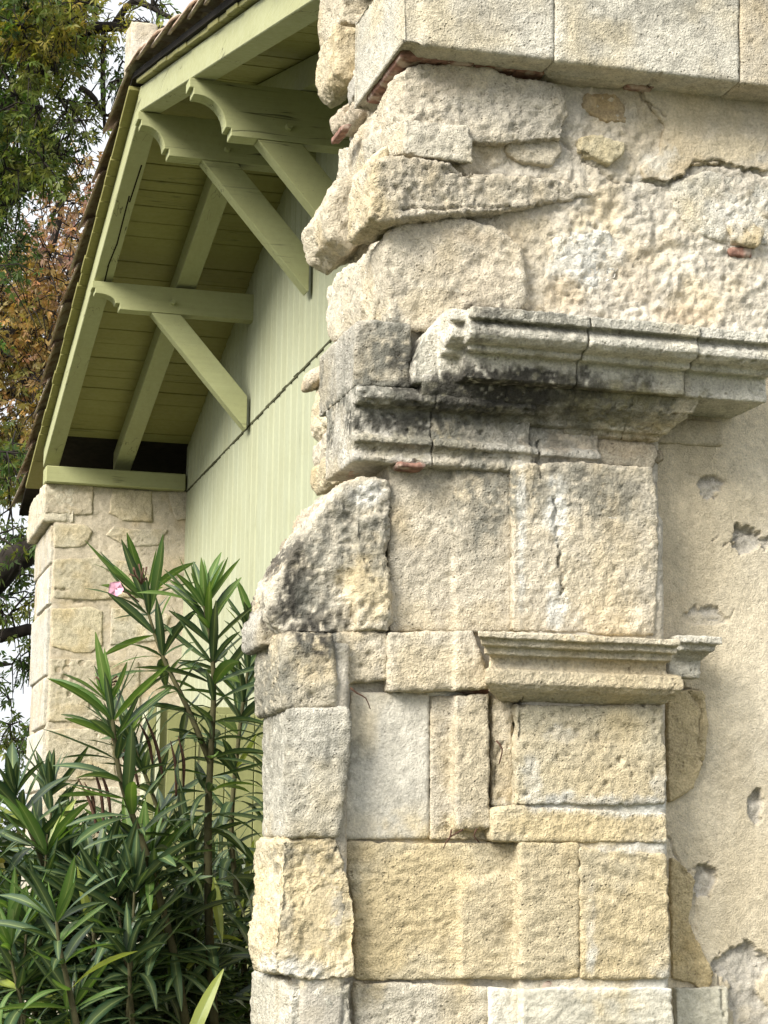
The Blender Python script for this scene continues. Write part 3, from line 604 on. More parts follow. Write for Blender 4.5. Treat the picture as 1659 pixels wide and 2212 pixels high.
# ---------------------------------------------------------------- far end wall that carries the eaves
endwall = rough('end_wall', [box(1.25, XW + .25, YB + .006, YB + .90, -.05, 3.735)], (.50, .44, .345), building, .006, .004, .0015, 3, .012,
    keep=lambda c: (c[:, 1] < YB + .05) | (c[:, 0] < 1.30), mat=MAT_MORTAR, marks=False, label='end wall of rubble set in pinkish mortar')
HOLES = [(126, 1447, 5), (144, 1445, 6), (141, 1463, 6), (146, 1430, 4.5), (139, 1479, 4.5), (176, 1432, 5), (150, 1500, 4)]
def hole_disp(P):
    u, v = to_uv(np.stack([P[:, 0], np.full(len(P), YB), P[:, 2]], 1)); d = np.zeros(len(P))
    for a, b, r in HOLES: d = np.maximum(d, sstep(r * 1.25, r * .6, np.hypot(u - a, v - b)) * .035)
    return -d
for poly, o, tint in [
    ([(98, 1044), (202, 1049), (200, 1112), (112, 1110), (98, 1108)], .012, (.47, .40, .29)), ([(243, 1054), (328, 1060), (330, 1128), (265, 1124), (235, 1108)], .010, (.50, .42, .26)), ([(362, 1060), (412, 1062), (412, 1120), (382, 1124), (373, 1103)], .008, (.52, .45, .35)),
    ([(116, 1131), (185, 1132), (200, 1146), (188, 1174), (169, 1183), (117, 1182)], .008, (.56, .51, .37)), ([(227, 1156), (246, 1136), (291, 1143), (365, 1142), (344, 1178), (278, 1182)], .007, (.53, .48, .37)),
    ([(115, 1208), (212, 1203), (290, 1215), (330, 1250), (300, 1288), (210, 1296), (115, 1292)], .012, (.54, .49, .35)),
    ([(112, 1313), (170, 1314), (196, 1309), (222, 1320), (222, 1394), (196, 1410), (169, 1412), (110, 1396)], .008, (.60, .53, .35)), ([(241, 1314), (328, 1312), (370, 1330), (344, 1383), (238, 1394)], .008, (.55, .52, .42)),
    ([(108, 1422), (300, 1428), (306, 1556), (104, 1560)], .010, (.52, .46, .34)), ([(102, 1575), (240, 1572), (250, 1680), (98, 1690)], .008, (.54, .48, .36)), ([(260, 1570), (380, 1572), (380, 1670), (266, 1680)], .008, (.55, .50, .40)),
    ([(96, 1705), (200, 1700), (205, 1810), (92, 1815)], .009, (.56, .50, .38)), ([(220, 1700), (370, 1695), (372, 1800), (222, 1812)], .009, (.53, .49, .40)), ([(90, 1830), (260, 1830), (262, 1960), (86, 1965)], .009, (.58, .54, .45)), ([(275, 1830), (370, 1828), (372, 1960), (276, 1962)], .009, (.55, .50, .40)),
    ([(84, 1980), (190, 1980), (190, 2120), (80, 2120)], .009, (.58, .55, .47)), ([(205, 1980), (370, 1978), (372, 2120), (206, 2122)], .009, (.56, .52, .43)), ([(78, 2135), (280, 2135), (280, 2280), (74, 2280)], .009, (.57, .53, .44))]:
    hs = hole_disp if poly[0][1] in (1422,) else None
    rough('stone', [prism(poly, 0, .1, Y=YB - o * .35 + .001)], tuple(.45 * a + .55 * b for a, b in zip(tint, (.545, .49, .38))), endwall, .0035, .003, .0025, 2, .009, keep=upto(YB + .03), marks=False, disp=hs)
# quoins on the narrow end, each a block that shows its pale flank
zq = [3.505, 3.26, 3.02, 2.62, 2.33, 1.97, 1.62, 1.28, .92, .5, 0]
for i, (a, b) in enumerate(zip(zq[:-1], zq[1:])):
    V, Fc = box(1.236 - .004 * (i % 2), 1.34, YB + .012, YB + (.62 if i % 2 else .88), b + .006, a - .006)
    rough('stone', [(V, Fc)], (.60, .57, .50) if i % 3 else (.56, .52, .44), endwall, .004, .003, .002, 2, .012, keep=lambda c: c[:, 0] < 1.30, marks=False)
rough('kneeler_stone', [box(1.186, 1.40, YB - .004, YB + .90, 3.51, 3.733)], (.56, .51, .40), endwall, .008, .006, .003, 5, .011, keep=lambda c: c[:, 0] < 1.36, marks=False, label='corbelled kneeler stone below the eaves')

# ---------------------------------------------------------------- boarded gable
def XWf(Y): return XW - .0145 * (YB - Y)
def beam(name, pts8, mat, parent, label=None, bevel=0.0025):
    """six-sided timber from 8 corners (bottom 4, top 4, both counter-clockwise) with eased arrises"""
    bm = bmesh.new(); vs = [bm.verts.new([float(c) for c in p]) for p in pts8]
    for f in ([3, 2, 1, 0], [4, 5, 6, 7], [0, 1, 5, 4], [1, 2, 6, 5], [2, 3, 7, 6], [3, 0, 4, 7]): bm.faces.new([vs[i] for i in f])
    bmesh.ops.recalc_face_normals(bm, faces=bm.faces[:])
    if bevel: bmesh.ops.bevel(bm, geom=bm.edges[:], offset=bevel, segments=1, affect='EDGES', clamp_overlap=True)
    me = bpy.data.meshes.new(name); bm.to_mesh(me); bm.free()
    return link(name, me, mat, parent, label)
SOF = 0.118                                           # soffit above the rafter undersides
ZS = 3.742                                            # seam between the two lifts of boarding
gw = mesh_from('gable_wall', [(XWf(4.9) + .04, 4.9, -.05), (XWf(YB) + .04, YB + .5, -.05), (XWf(YB) + .04, YB + .5, rake(YB + .5) + SOF), (XWf(YA) + .04, YA, ZA + SOF), (XWf(4.9) + .04, 4.9, rake(4.9) + SOF),
     (XWf(4.9) + .09, 4.9, -.05), (XWf(YB) + .09, YB + .5, -.05), (XWf(YB) + .09, YB + .5, rake(YB + .5) + SOF), (XWf(YA) + .09, YA, ZA + SOF), (XWf(4.9) + .09, 4.9, rake(4.9) + SOF)],
     [[0, 1, 2, 3, 4], [9, 8, 7, 6, 5], [0, 5, 6, 1], [1, 6, 7, 2], [2, 7, 8, 3], [3, 8, 9, 4], [4, 9, 5, 0]])
gable = link('gable_wall', gw, MAT_DECK, building, 'gable wall of pale sage green vertical boards', center=True)
def board(y0, y1, z0, zt, out):
    x = XWf((y0 + y1) / 2) - out; c = .012; g = .0030
    xs = [(x + .022, y0 + g), (x + .013, y0 + g), (x, y0 + g + .024), (x, y1 - g - .006), (x + .010, y1 - g), (x + .022, y1 - g)]
    V = [(a, b, z0) for a, b in xs] + [(a, b, zt(b)) for a, b in xs]; n = len(xs)
    Fc = [list(range(n)), list(range(2 * n - 1, n - 1, -1))] + [[i, (i + 1) % n, (i + 1) % n + n, i + n] for i in range(n)]
    bm = bmesh.new(); vs = [bm.verts.new(v) for v in V]
    for f in Fc: bm.faces.new([vs[i] for i in f])
    bmesh.ops.recalc_face_normals(bm, faces=bm.faces[:]); me = bpy.data.meshes.new('board'); bm.to_mesh(me); bm.free()
    link('board', me, MAT_BOARD, gable)
y = YB + .02
while y > 4.95:
    w = .125 + RND.uniform(-.004, .004)
    board(y - w, y, ZS + RND.uniform(-.003, .003), lambda b: rake(b) + SOF - .006, .003 + RND.uniform(-.001, .001))
    y -= w
y = YB + .02
while y > 5.02:
    w = .128 + RND.uniform(-.004, .004); board(y - w, y, 0.0, lambda b: ZS - .012, RND.uniform(-.002, .002)); y -= w

ya, yb = 5.0, YB + .01  # added strip: the seam's shadow gap given as a dark colour
beam('seam_shade_strip', [(XWf(ya) - .004, ya, ZS - .013), (XWf(ya) + .02, ya, ZS - .013), (XWf(yb) + .02, yb, ZS - .013), (XWf(yb) - .004, yb, ZS - .013), (XWf(ya) - .004, ya, ZS - .003), (XWf(ya) + .02, ya, ZS - .003), (XWf(yb) + .02, yb, ZS - .003), (XWf(yb) - .004, yb, ZS - .003)],
     simple_material('seam_shade_paint', (0.06, 0.06, 0.03), .5, 25), gable, 'added dark strip standing for the shadow gap between the two lifts of boards', 0)
# open door leaf standing out from the gable
door = beam('door', [(1.275, 8.0, .05), (XWf(8) - .02, 8.0, .05), (XWf(8) - .02, 8.045, .05), (1.275, 8.045, .05), (1.275, 8.0, 2.195), (XWf(8) - .02, 8.0, 2.205), (XWf(8) - .02, 8.045, 2.205), (1.275, 8.045, 2.195)], MAT_DOOR, building, 'olive green boarded door leaf standing open behind the shrub')
for i in range(5):
    a = 1.33 + i * .118
    beam('board', [(a, 7.988, .06), (a + .115, 7.988, .06), (a + .115, 7.998, .06), (a, 7.998, .06), (a, 7.988, 2.17), (a + .115, 7.988, 2.17), (a + .115, 7.998, 2.17), (a, 7.998, 2.17)], MAT_DOOR, door, bevel=.003)
for a, b, m in ((1.240, 1.252, MAT_TRIM), (1.253, 1.283, MAT_DOOR), (1.284, 1.300, MAT_TRIM)):
    beam('door_frame', [(a, 7.975, 0), (b, 7.975, 0), (b, 8.05, 0), (a, 8.05, 0), (a, 7.975, 2.21), (b, 7.975, 2.21), (b, 8.05, 2.21), (a, 8.05, 2.21)], m, door, bevel=.002)

# ---------------------------------------------------------------- roof: deck, rafters, soffit boards, tiles
X0V = 1.145                                           # verge of the boarding
def roof_slab(name, x0, x1, ya, yb, dz0, dz1, mat, parent, label=None, bevel=0.0, zf=rake, xoff=0.0):
    pts = []
    for dz in (dz0, dz1):
        pts += [(x0, ya, zf(ya) + dz), (x1, ya, zf(ya) + dz), (x1, yb, zf(yb) + dz), (x0, yb, zf(yb) + dz)]
    return beam(name, pts, mat, parent, label, bevel)
YN, YE = 4.02, 12.85                                  # near and far eaves
dv = []
for x in (X0V + .008, 6.0):
    for dz in (SOF + .024, SOF + .050):
        dv += [(x, YN, rake(YN) + dz), (x, YA, ZA + dz), (x, YE, rake(YE) + dz)]
roof_me = mesh_from('roof', dv, [[0, 1, 4, 3], [1, 2, 5, 4], [6, 9, 10, 7], [7, 10, 11, 8], [0, 6, 7, 1], [1, 7, 8, 2], [3, 4, 10, 9], [4, 5, 11, 10], [0, 3, 9, 6], [2, 8, 11, 5]])
roof = link('roof', roof_me, MAT_DECK, building, 'low pitched roof of weathered clay tiles over painted rafters')
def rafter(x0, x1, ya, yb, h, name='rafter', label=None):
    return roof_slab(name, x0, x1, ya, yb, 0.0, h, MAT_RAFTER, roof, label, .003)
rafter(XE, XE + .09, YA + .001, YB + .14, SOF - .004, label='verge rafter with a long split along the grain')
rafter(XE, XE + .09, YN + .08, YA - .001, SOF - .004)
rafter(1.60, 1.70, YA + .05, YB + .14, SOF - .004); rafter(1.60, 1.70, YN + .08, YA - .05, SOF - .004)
# the split: a thin dark shake let into the underside
for (ya, yb, xa, xb) in ((8.75, 9.05, 1.262, 1.255), (9.0, 9.42, 1.246, 1.252), (9.40, 9.62, 1.252, 1.238), (9.60, 9.76, 1.240, 1.243)):
    w = .0035
    beam('split', [(xa - w, ya, rake(ya) - .0012), (xa + w, ya, rake(ya) - .0012), (xb + w, yb, rake(yb) - .0012), (xb - w, yb, rake(yb) - .0012), (xa - w, ya, rake(ya) + .01), (xa + w, ya, rake(ya) + .01), (xb + w, yb, rake(yb) + .01), (xb - w, yb, rake(yb) + .01)], MAT_DECK, roof, bevel=0)
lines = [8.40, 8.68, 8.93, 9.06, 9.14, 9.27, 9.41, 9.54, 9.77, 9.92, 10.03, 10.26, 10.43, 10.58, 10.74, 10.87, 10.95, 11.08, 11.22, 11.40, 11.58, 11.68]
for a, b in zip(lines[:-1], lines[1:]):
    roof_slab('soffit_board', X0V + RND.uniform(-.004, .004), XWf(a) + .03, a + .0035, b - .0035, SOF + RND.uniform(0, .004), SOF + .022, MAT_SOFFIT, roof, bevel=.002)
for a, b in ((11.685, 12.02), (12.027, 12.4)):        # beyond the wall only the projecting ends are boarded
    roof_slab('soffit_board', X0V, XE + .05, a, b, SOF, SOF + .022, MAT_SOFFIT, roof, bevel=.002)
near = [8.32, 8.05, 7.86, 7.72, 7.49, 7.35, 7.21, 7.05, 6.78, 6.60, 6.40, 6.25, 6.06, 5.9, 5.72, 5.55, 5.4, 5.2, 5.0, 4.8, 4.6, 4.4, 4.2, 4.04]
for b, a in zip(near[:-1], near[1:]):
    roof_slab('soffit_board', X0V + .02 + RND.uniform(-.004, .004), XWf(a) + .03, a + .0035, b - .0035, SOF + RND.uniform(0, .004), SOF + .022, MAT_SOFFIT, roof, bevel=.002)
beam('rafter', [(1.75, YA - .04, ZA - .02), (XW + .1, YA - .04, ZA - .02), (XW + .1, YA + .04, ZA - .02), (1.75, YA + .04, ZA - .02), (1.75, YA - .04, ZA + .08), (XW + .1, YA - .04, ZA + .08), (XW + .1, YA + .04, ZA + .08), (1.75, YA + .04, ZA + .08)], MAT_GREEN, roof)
# canal tiles
def tile_mesh(name, L=.52, r0=.098, r1=.076, th=.014, n=9, seed=0):
    V = []; rr = random.Random(seed); m = 4
    for k in range(m + 1):
        t = k / m; r = r0 + (r1 - r0) * t
        for q in (r, r - th):
            for i in range(n + 1):
                a = math.pi * (i / n); w = 1 + rr.uniform(-.012, .012)
                V.append((-math.cos(a) * q * w, t * L + (rr.uniform(-.008, .008) if k in (0, m) else 0), math.sin(a) * q * .86 * w))
    Fc = []; s = 2 * (n + 1)
    for k in range(m):
        for i in range(n):
            o = k * s + i; Fc.append([o, o + s, o + s + 1, o + 1]); o2 = k * s + n + 1 + i; Fc.append([o2, o2 + 1, o2 + s + 1, o2 + s])
        for e in (0, n): a = k * s + e; b = a + n + 1; Fc.append([a, b, b + s, a + s] if e == 0 else [a, a + s, b + s, b])
    for k in (0, m):
        for i in range(n): a = k * s + i; b = a + n + 1; Fc.append([a, a + 1, b + 1, b] if k == 0 else [a, b, b + 1, a + 1])
    me = mesh_from(name, V, Fc, True); me.materials.append(MAT_TILE); return me
TM = [tile_mesh('roof_tile_%d' % i, seed=i) for i in range(4)]
def tile(x, y, z, side, tilt, flip, yaw=0.0):
    o = bpy.data.objects.new('roof_tile', RND.choice(TM)); C.objects.link(o)
    # local +Y runs up the slope from the wide lower end (covers) ; channels are turned over with the wide end up
    ang = math.atan(SL) - tilt
    R = Matrix.Rotation(0 if side < 0 else math.pi, 4, 'Z') @ Matrix.Rotation(ang, 4, 'X')
    if flip: R = R @ Matrix.Rotation(math.pi, 4, 'Y')
    R = R @ Matrix.Rotation(yaw, 4, 'Z')
    place(o, (x, y, z), roof, R.to_quaternion(), None if flip else Vector((.86, 1, .62)))
for side in (-1, 1):
    k = 0
    while True:
        yl = YA + side * (.50 + k * .40)
        if yl < YN - .1 or yl > YE + .1: break
        for c in range(2):
            j = RND.uniform(-.006, .006)
            tile(X0V + .034 + c * .26 + j, yl + RND.uniform(-.015, .015), rake(yl) + SOF + .074 + RND.uniform(0, .006), side, math.radians(2.4), False, RND.uniform(-.03, .03))
            if c < 1: tile(X0V + .130 + c * .190, yl, rake(yl) + SOF + .145, side, math.radians(1), True)
        k += 1
for k in range(4):
    o = bpy.data.objects.new('ridge_tile', TM[k % 4]); C.objects.link(o)
    place(o, (1.25 + k * .40, YA, ZA + SOF + .065), roof, Matrix.Rotation(-math.pi / 2, 4, 'Z').to_quaternion(), (1.1, 1, .8))
rough('ridge_mortar', [box(1.130, 1.245, YA - .085, YA + .085, ZA + SOF + .06, 5.150)], (.52, .48, .41), roof, .006, .004, .002, 4, .010, marks=False, mat=MAT_MORTAR, label='mortar block closing the ridge end')

vm = []
for dz in (SOF + .085, SOF + .185):
    for x in (1.215, 1.32): vm += [(x, YN + .1, rake(YN + .1) + dz), (x, YA - .05, rake(YA - .05) + dz)]
rough('verge_mortar', [([np.array(vm[i]) for i in (0, 2, 3, 1, 4, 6, 7, 5)], box(0, 1, 0, 1, 0, 1)[1])], (.55, .51, .44), roof, .010, .006, .003, 3, .012, marks=False, mat=MAT_MORTAR, label='pale mortar bedding behind the verge tiles')
# sill beam on the end wall
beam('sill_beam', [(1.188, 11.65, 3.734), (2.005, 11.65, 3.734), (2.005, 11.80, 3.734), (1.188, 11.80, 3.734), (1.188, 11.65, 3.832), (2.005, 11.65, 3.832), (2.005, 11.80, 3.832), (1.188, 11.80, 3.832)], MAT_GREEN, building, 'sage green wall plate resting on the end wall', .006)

# ---------------------------------------------------------------- carved brackets with raking struts
def extrude_xz(name, pts, y0, y1, mat, parent, label=None, bevel=.002):
    n = len(pts); bm = bmesh.new()
    a = [bm.verts.new((float(x), y0, float(z))) for x, z in pts]; b = [bm.verts.new((float(x), y1, float(z))) for x, z in pts]
    bm.faces.new(a); bm.faces.new(b[::-1])
    for i in range(n): bm.faces.new([a[i], b[i], b[(i + 1) % n], a[(i + 1) % n]])
    bmesh.ops.recalc_face_normals(bm, faces=bm.faces[:])
    if bevel: bmesh.ops.bevel(bm, geom=[e for e in bm.edges if e.calc_face_angle(0) > .5], offset=bevel, segments=1, affect='EDGES', clamp_overlap=True)
    me = bpy.data.meshes.new(name); bm.to_mesh(me); bm.free(); return link(name, me, mat, parent, label)
def bracket(y0, w, zt, zb, strut_top, strut_foot, label):
    xt = XE - .012; h = zt - zb; R = h - .095
    pts = [(xt, zt), (xt, zt - .036), (xt + .016, zt - .036), (xt + .016, zt - .062), (xt + .034, zt - .062)]
    ax, az = xt + .034, zt - .062; ex, ez = xt + .034 + max(.085, R * .95), zb + .030
    for i in range(1, 8):
        t = i / 8 * math.pi / 2; pts.append((ax + (ex - ax) * math.sin(t), ez + (az - ez) * math.cos(t)))
    pts += [(ex, ez), (ex + .020, ez), (ex + .020, zb), (XWf(y0) + .02, zb), (XWf(y0) + .02, zt)]
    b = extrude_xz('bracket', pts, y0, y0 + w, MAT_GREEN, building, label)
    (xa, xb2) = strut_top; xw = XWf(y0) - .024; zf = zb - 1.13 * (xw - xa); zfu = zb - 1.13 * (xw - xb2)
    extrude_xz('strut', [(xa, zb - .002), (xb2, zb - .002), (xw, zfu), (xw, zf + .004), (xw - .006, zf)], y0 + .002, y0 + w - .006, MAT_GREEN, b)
    bm = bmesh.new(); bmesh.ops.create_cone(bm, cap_ends=True, segments=10, radius1=.015, radius2=.012, depth=.03)
    bmesh.ops.rotate(bm, verts=bm.verts, matrix=Matrix.Rotation(math.pi / 2, 3, 'X')); bmesh.ops.translate(bm, verts=bm.verts, vec=((xa + xb2) / 2 + .03, y0 - .010, zb + .055))
    me = bpy.data.meshes.new('peg'); bm.to_mesh(me); bm.free(); link('peg', me, MAT_GREEN, b)
    return b
def zx(u, v, Y): return onY(u, v, Y)[2]
bracket(7.02, .078, rake(7.02) - .003, 4.215, (1.437, 1.607), (3.66, 3.86), 'near carved bracket, half hidden by the corner stones')
bracket(8.33, .085, ZA - .012, 4.583, (1.462, 1.62), (4.00, 4.12), 'carved bracket under the ridge')
bracket(9.71, .078, rake(9.788) - .003, 4.263, (1.474, 1.622), (3.665, 4.00), 'far carved bracket with its strut in full view')

# ---------------------------------------------------------------- plants
def leaf_material(name, base, base2, trans=0.3, rough=0.42, vein=True):
    t = NT(name); c = t.attr(); r = t.orand()
    col = t.mix(t.mr(r, 0, 1, 0.0, 1.0), base, base2)
    col = t.mix(1.0, col, c, 'MULTIPLY') if not vein else t.mix(t.n('ShaderNodeSeparateColor').outputs[0], col, (0.30, 0.36, 0.14))
    if vein:
        sep = [x for x in t.t.nodes if x.bl_idname == 'ShaderNodeSeparateColor'][0]; t.l(c, sep.inputs[0])
    m = t.done(col, rough, t.bump(t.noise(90, 3), 0.15, 0.003), 0.45)
    tr = t.n('ShaderNodeBsdfTranslucent'); t.l(t.mix(1.0, col, (1.6, 1.7, 0.7), 'MULTIPLY'), tr.inputs[0])
    mx = t.n('ShaderNodeMixShader'); mx.inputs[0].default_value = trans
    t.l(t.b.outputs[0], mx.inputs[1]); t.l(tr.outputs[0], mx.inputs[2]); t.l(mx.outputs[0], t.o.inputs[0])
    return m
def tube_arrays(path, radii, n=7, wob=0.0, seed=0):
    rr = random.Random(seed); P = [Vector([float(c) for c in p]) for p in path]; V = []; ref = Vector((0.31, 0.2, 0.93))
    for i, p in enumerate(P):
        t = (P[min(i + 1, len(P) - 1)] - P[max(i - 1, 0)]).normalized(); a = t.cross(ref)
        if a.length < .05: a = t.cross(Vector((1, 0, 0)))
        a.normalize(); b = t.cross(a)
        for k in range(n):
            an = 2 * math.pi * k / n; r = radii[i] * (1 + rr.uniform(-wob, wob)); V.append(p + (a * math.cos(an) + b * math.sin(an)) * r)
    Fc = [[i * n + k, i * n + (k + 1) % n, (i + 1) * n + (k + 1) % n, (i + 1) * n + k] for i in range(len(P) - 1) for k in range(n)]
    Fc.append(list(range(n))[::-1]); Fc.append([(len(P) - 1) * n + k for k in range(n)])
    return V, Fc
def smooth_path(pts, step):
    """Catmull-Rom through points (each x, y, z, radius)"""
    P = [np.array(p, dtype=float) for p in pts]; P = [2 * P[0] - P[1]] + P + [2 * P[-1] - P[-2]]; out = []
    for i in range(1, len(P) - 2):
        n = max(2, int(np.linalg.norm((P[i + 1] - P[i])[:3]) / step))
        for k in range(n):
            t = k / n; a, b, c, d = P[i - 1:i + 3]
            out.append(.5 * ((2 * b) + (c - a) * t + (2 * a - 5 * b + 4 * c - d) * t * t + (3 * b - a - 3 * c + d) * t ** 3))
    out.append(P[-2]); return np.array(out)

# ---- oleander
MAT_LEAF = leaf_material('oleander_leaf', (0.010, 0.037, 0.019), (0.031, 0.072, 0.030), 0.14, 0.38)
MAT_YOUNG = leaf_material('oleander_young_leaf', (0.040, 0.105, 0.022), (0.090, 0.165, 0.03), 0.28, 0.42)
MAT_STEM = simple_material('oleander_stem', (0.062, 0.058, 0.026), 0.4, 30)
MAT_TWIG = simple_material('dry_twig', (0.085, 0.045, 0.03), 0.4, 30)
MAT_PETAL = simple_material('pink_petal', (0.80, 0.42, 0.56), 0.15, 60, 0.6, 0.1)
MAT_YELLOW = leaf_material('oleander_yellowing_leaf', (0.30, 0.33, 0.06), (0.24, 0.30, 0.06), 0.3)
def leaf_mesh(name, bend, twist, fold, mat, wid=.078):
    ns = 6; V = []; col = []
    for i in range(ns + 1):
        t = i / ns; w = wid * (math.sin(math.pi * min(1, (t * .96 + .02)) ** .82) ** .75) if 0 < i < ns else .006
        a = bend * t; y = (math.sin(a) / bend) if abs(bend) > 1e-3 else t; z = -(1 - math.cos(a)) / bend if abs(bend) > 1e-3 else 0
        for s in (-1, -.13, .0, .13, 1):
            tw = twist * t; xx = s * w; zz = abs(s) * w * fold
            V.append((xx * math.cos(tw), y, z + zz + xx * math.sin(tw))); col.append(.75 if abs(s) < .1 else (.25 if abs(s) < .2 else 0.0))
    Fc = [[i * 5 + k, i * 5 + k + 1, (i + 1) * 5 + k + 1, (i + 1) * 5 + k] for i in range(ns) for k in range(4)]
    me = mesh_from(name, V, Fc, True); c = np.zeros((len(V), 3)); c[:] = np.array(col)[:, None]; set_color(me, c); me.materials.append(mat); return me
LEAVES = {k: [leaf_mesh('leaf_%s_%d' % (k, i), b, tw, f, m) for i, (b, tw, f) in enumerate(((.12, .3, .30), (.45, -.5, .2), (.85, .6, .15), (1.35, -.3, .2), (.25, -.9, .3), (-.25, .4, .25), (.6, 1.0, .2), (1.7, .3, .2)))]
          for k, m in (('old', MAT_LEAF), ('young', MAT_YOUNG), ('yellow', MAT_YELLOW))}
oleander = empty('oleander_shrub', (1.25, 5.2, 0), 'tall oleander with long dark leaves in front of the green gable', 'shrub')
leaf_count = [0]; extra = []
def put_leaf(stem, p, d, up, L, kind, var=None):
    d = d.normalized(); n = (up - d * up.dot(d))
    if n.length < .05: n = Vector((0.2, -.3, 1)) - d * Vector((0.2, -.3, 1)).dot(d)
    n.normalize(); x = d.cross(n); R = Matrix((x, d, n)).transposed()
    me = LEAVES[kind][var if var is not None else RND.randrange(8)]
    leaf_count[0] += 1
    if leaf_count[0] > 300:
        extra.append((me, Matrix.LocRotScale(p, R.to_quaternion(), Vector((L * RND.uniform(.8, 1.1), L, L))))); return
    o = bpy.data.objects.new('leaf', me); C.objects.link(o)
    place(o, p, stem, R.to_quaternion(), Vector((L * RND.uniform(.8, 1.1), L, L)))
def shoot(pts, Y, r0, leafy=(.25, 1.0), gap=.0245, L=(.145, .20), young=.12, yend=None, seed=0, droop=1.0, nwh=3):
    """stem through picture points on plane Y (drifting to yend); leaves in whorls of three"""
    rr = random.Random(seed); n = len(pts); yend = Y if yend is None else yend; path = []
    for i, (u, v) in enumerate(pts):
        p = onY(u, v, Y + (yend - Y) * i / (n - 1)); path.append((*p, r0 * (1 - .72 * i / (n - 1))))
    P = smooth_path(path, .04)
    V, Fc = tube_arrays(P[:, :3], P[:, 3], 7)
    stem = link('stem', mesh_from('stem', V, Fc, True), MAT_STEM, oleander)
    seg = np.linalg.norm(np.diff(P[:, :3], axis=0), axis=1); s = np.concatenate([[0], np.cumsum(seg)]); tot = s[-1]
    a = leafy[0] * tot; ph = rr.uniform(0, 6.28)
    while a < leafy[1] * tot:
        i = min(len(P) - 2, int(np.searchsorted(s, a))); p = Vector(P[i, :3]); t = Vector(P[min(i + 1, len(P) - 1), :3] - P[max(i - 1, 0), :3]).normalized()
        f = (a / tot - leafy[0]) / (leafy[1] - leafy[0])                  # 0 low ... 1 tip
        side = t.cross(Vector((.2, .9, .1))).normalized(); oth = t.cross(side)
        for k in range(nwh):
            an = ph + k * 2 * math.pi / nwh + rr.uniform(-.35, .35)
            out = side * math.cos(an) + oth * math.sin(an)
            el = math.radians((78 - 48 * f ** 1.6) + rr.uniform(-24, 20))
            d = t * math.cos(el) + out * math.sin(el) + Vector((0, 0, -.28 * droop * (1 - f)))
            ln = rr.uniform(L[0] * .72, L[1]) * (1.0 if f < .85 else 1.12 - (f - .85) * 3.2)
            yg = rr.random() < (young + (.75 if (f > .86 and young > .1) else 0))
            put_leaf(stem, p, d, t + Vector((0, 0, .4)), ln, 'young' if yg else ('yellow' if rr.random() < .025 else 'old'), rr.choice((0, 1, 4, 5, 6) if f > .6 else (1, 2, 3, 4, 2, 5, 6, 7)))
        ph += math.pi / 3 + rr.uniform(-.2, .2); a += gap * rr.uniform(.8, 1.25) * (1.0 if f < .8 else .62)
    return stem, P
A, PA = shoot([(468, 2320), (452, 2000), (450, 1760), (455, 1640), (462, 1480), (452, 1360), (432, 1275)], 4.72, .012, (.22, 1), seed=1, young=.14, L=(.155, .21))
B, PB = shoot([(455, 1650), (405, 1530), (352, 1420), (322, 1330), (306, 1268)], 4.72, .008, (.10, 1), seed=2, young=.2, yend=4.85)
Cc, PC = shoot([(420, 2330), (375, 2060), (318, 1850), (262, 1690), (244, 1560), (232, 1490)], 4.62, .011, (.22, 1), seed=3, young=.16)
D, PD = shoot([(220, 2330), (150, 2020), (95, 1870), (50, 1760), (20, 1690)], 4.95, .010, (.30, 1), seed=4, young=.0, L=(.15, .20))
E_, PE = shoot([(190, 2330), (150, 2140), (128, 2040), (118, 1950)], 4.30, .008, (.25, 1), seed=5, young=.35, L=(.14, .18))
Fs, PF = shoot([(300, 2340), (285, 2200), (280, 2110), (276, 2060)], 4.50, .008, (.35, 1), seed=6, young=.0)
G, PG = shoot([(545, 2320), (520, 2000), (500, 1800), (515, 1600), (535, 1450), (552, 1330)], 5.35, .010, (.2, 1), seed=7, young=.05)
H, PH = shoot([(370, 2330), (395, 2080), (385, 1900), (345, 1760), (300, 1640), (275, 1580)], 5.05, .010, (.2, 1), seed=8, young=.0, L=(.14, .18))
I, PI_ = shoot([(60, 2330), (110, 2100), (95, 1900), (110, 1760), (108, 1690)], 5.2, .007, (.3, 1), seed=9, young=.0)
J, PJ = shoot([(250, 2340), (215, 2150), (205, 2000), (190, 1880)], 4.75, .007, (.2, 1), seed=10, young=.02)
K, PK = shoot([(500, 2340), (470, 2150), (425, 2030), (390, 1950)], 5.1, .008, (.1, 1), seed=11, young=.0)
shoot([(350, 2340), (360, 2180), (380, 2060), (392, 2000)], 4.85, .007, (.1, 1), seed=12, young=.02)
shoot([(20, 2360), (-20, 2150), (-30, 1950), (-50, 1800)], 4.8, .009, (.2, 1), seed=13, young=.1)
shoot([(470, 2340), (500, 2200), (515, 2050), (520, 1900)], 5.5, .008, (.1, 1), seed=14, young=.0)
shoot([(100, 2360), (60, 2220), (30, 2100), (15, 2010)], 4.6, .007, (.2, 1), seed=15, young=.35)
shoot([(200, 2380), (225, 2260), (235, 2180), (240, 2140)], 4.9, .007, (.1, 1), seed=16, young=.0)
shoot([(400, 2380), (420, 2250), (430, 2150), (440, 2080)], 4.95, .007, (.1, 1), seed=17, young=.0)
rs = random.Random(21)
for i in range(38):
    b = rs.uniform(-40, 540); tip = rs.uniform(1790, 2120); lean = rs.uniform(-70, 50); Yb = rs.uniform(4.55, 5.7)
    if b > 470: Yb = rs.uniform(5.2, 5.9); lean = -abs(lean) * .4
    shoot([(b, 2400), (b + lean * .3, (2400 + tip) / 2 + 60), (b + lean * .8, tip + 110), (b + lean, tip)], Yb, .007, (.15, 1), seed=100 + i, young=.02 if i % 3 else .16)
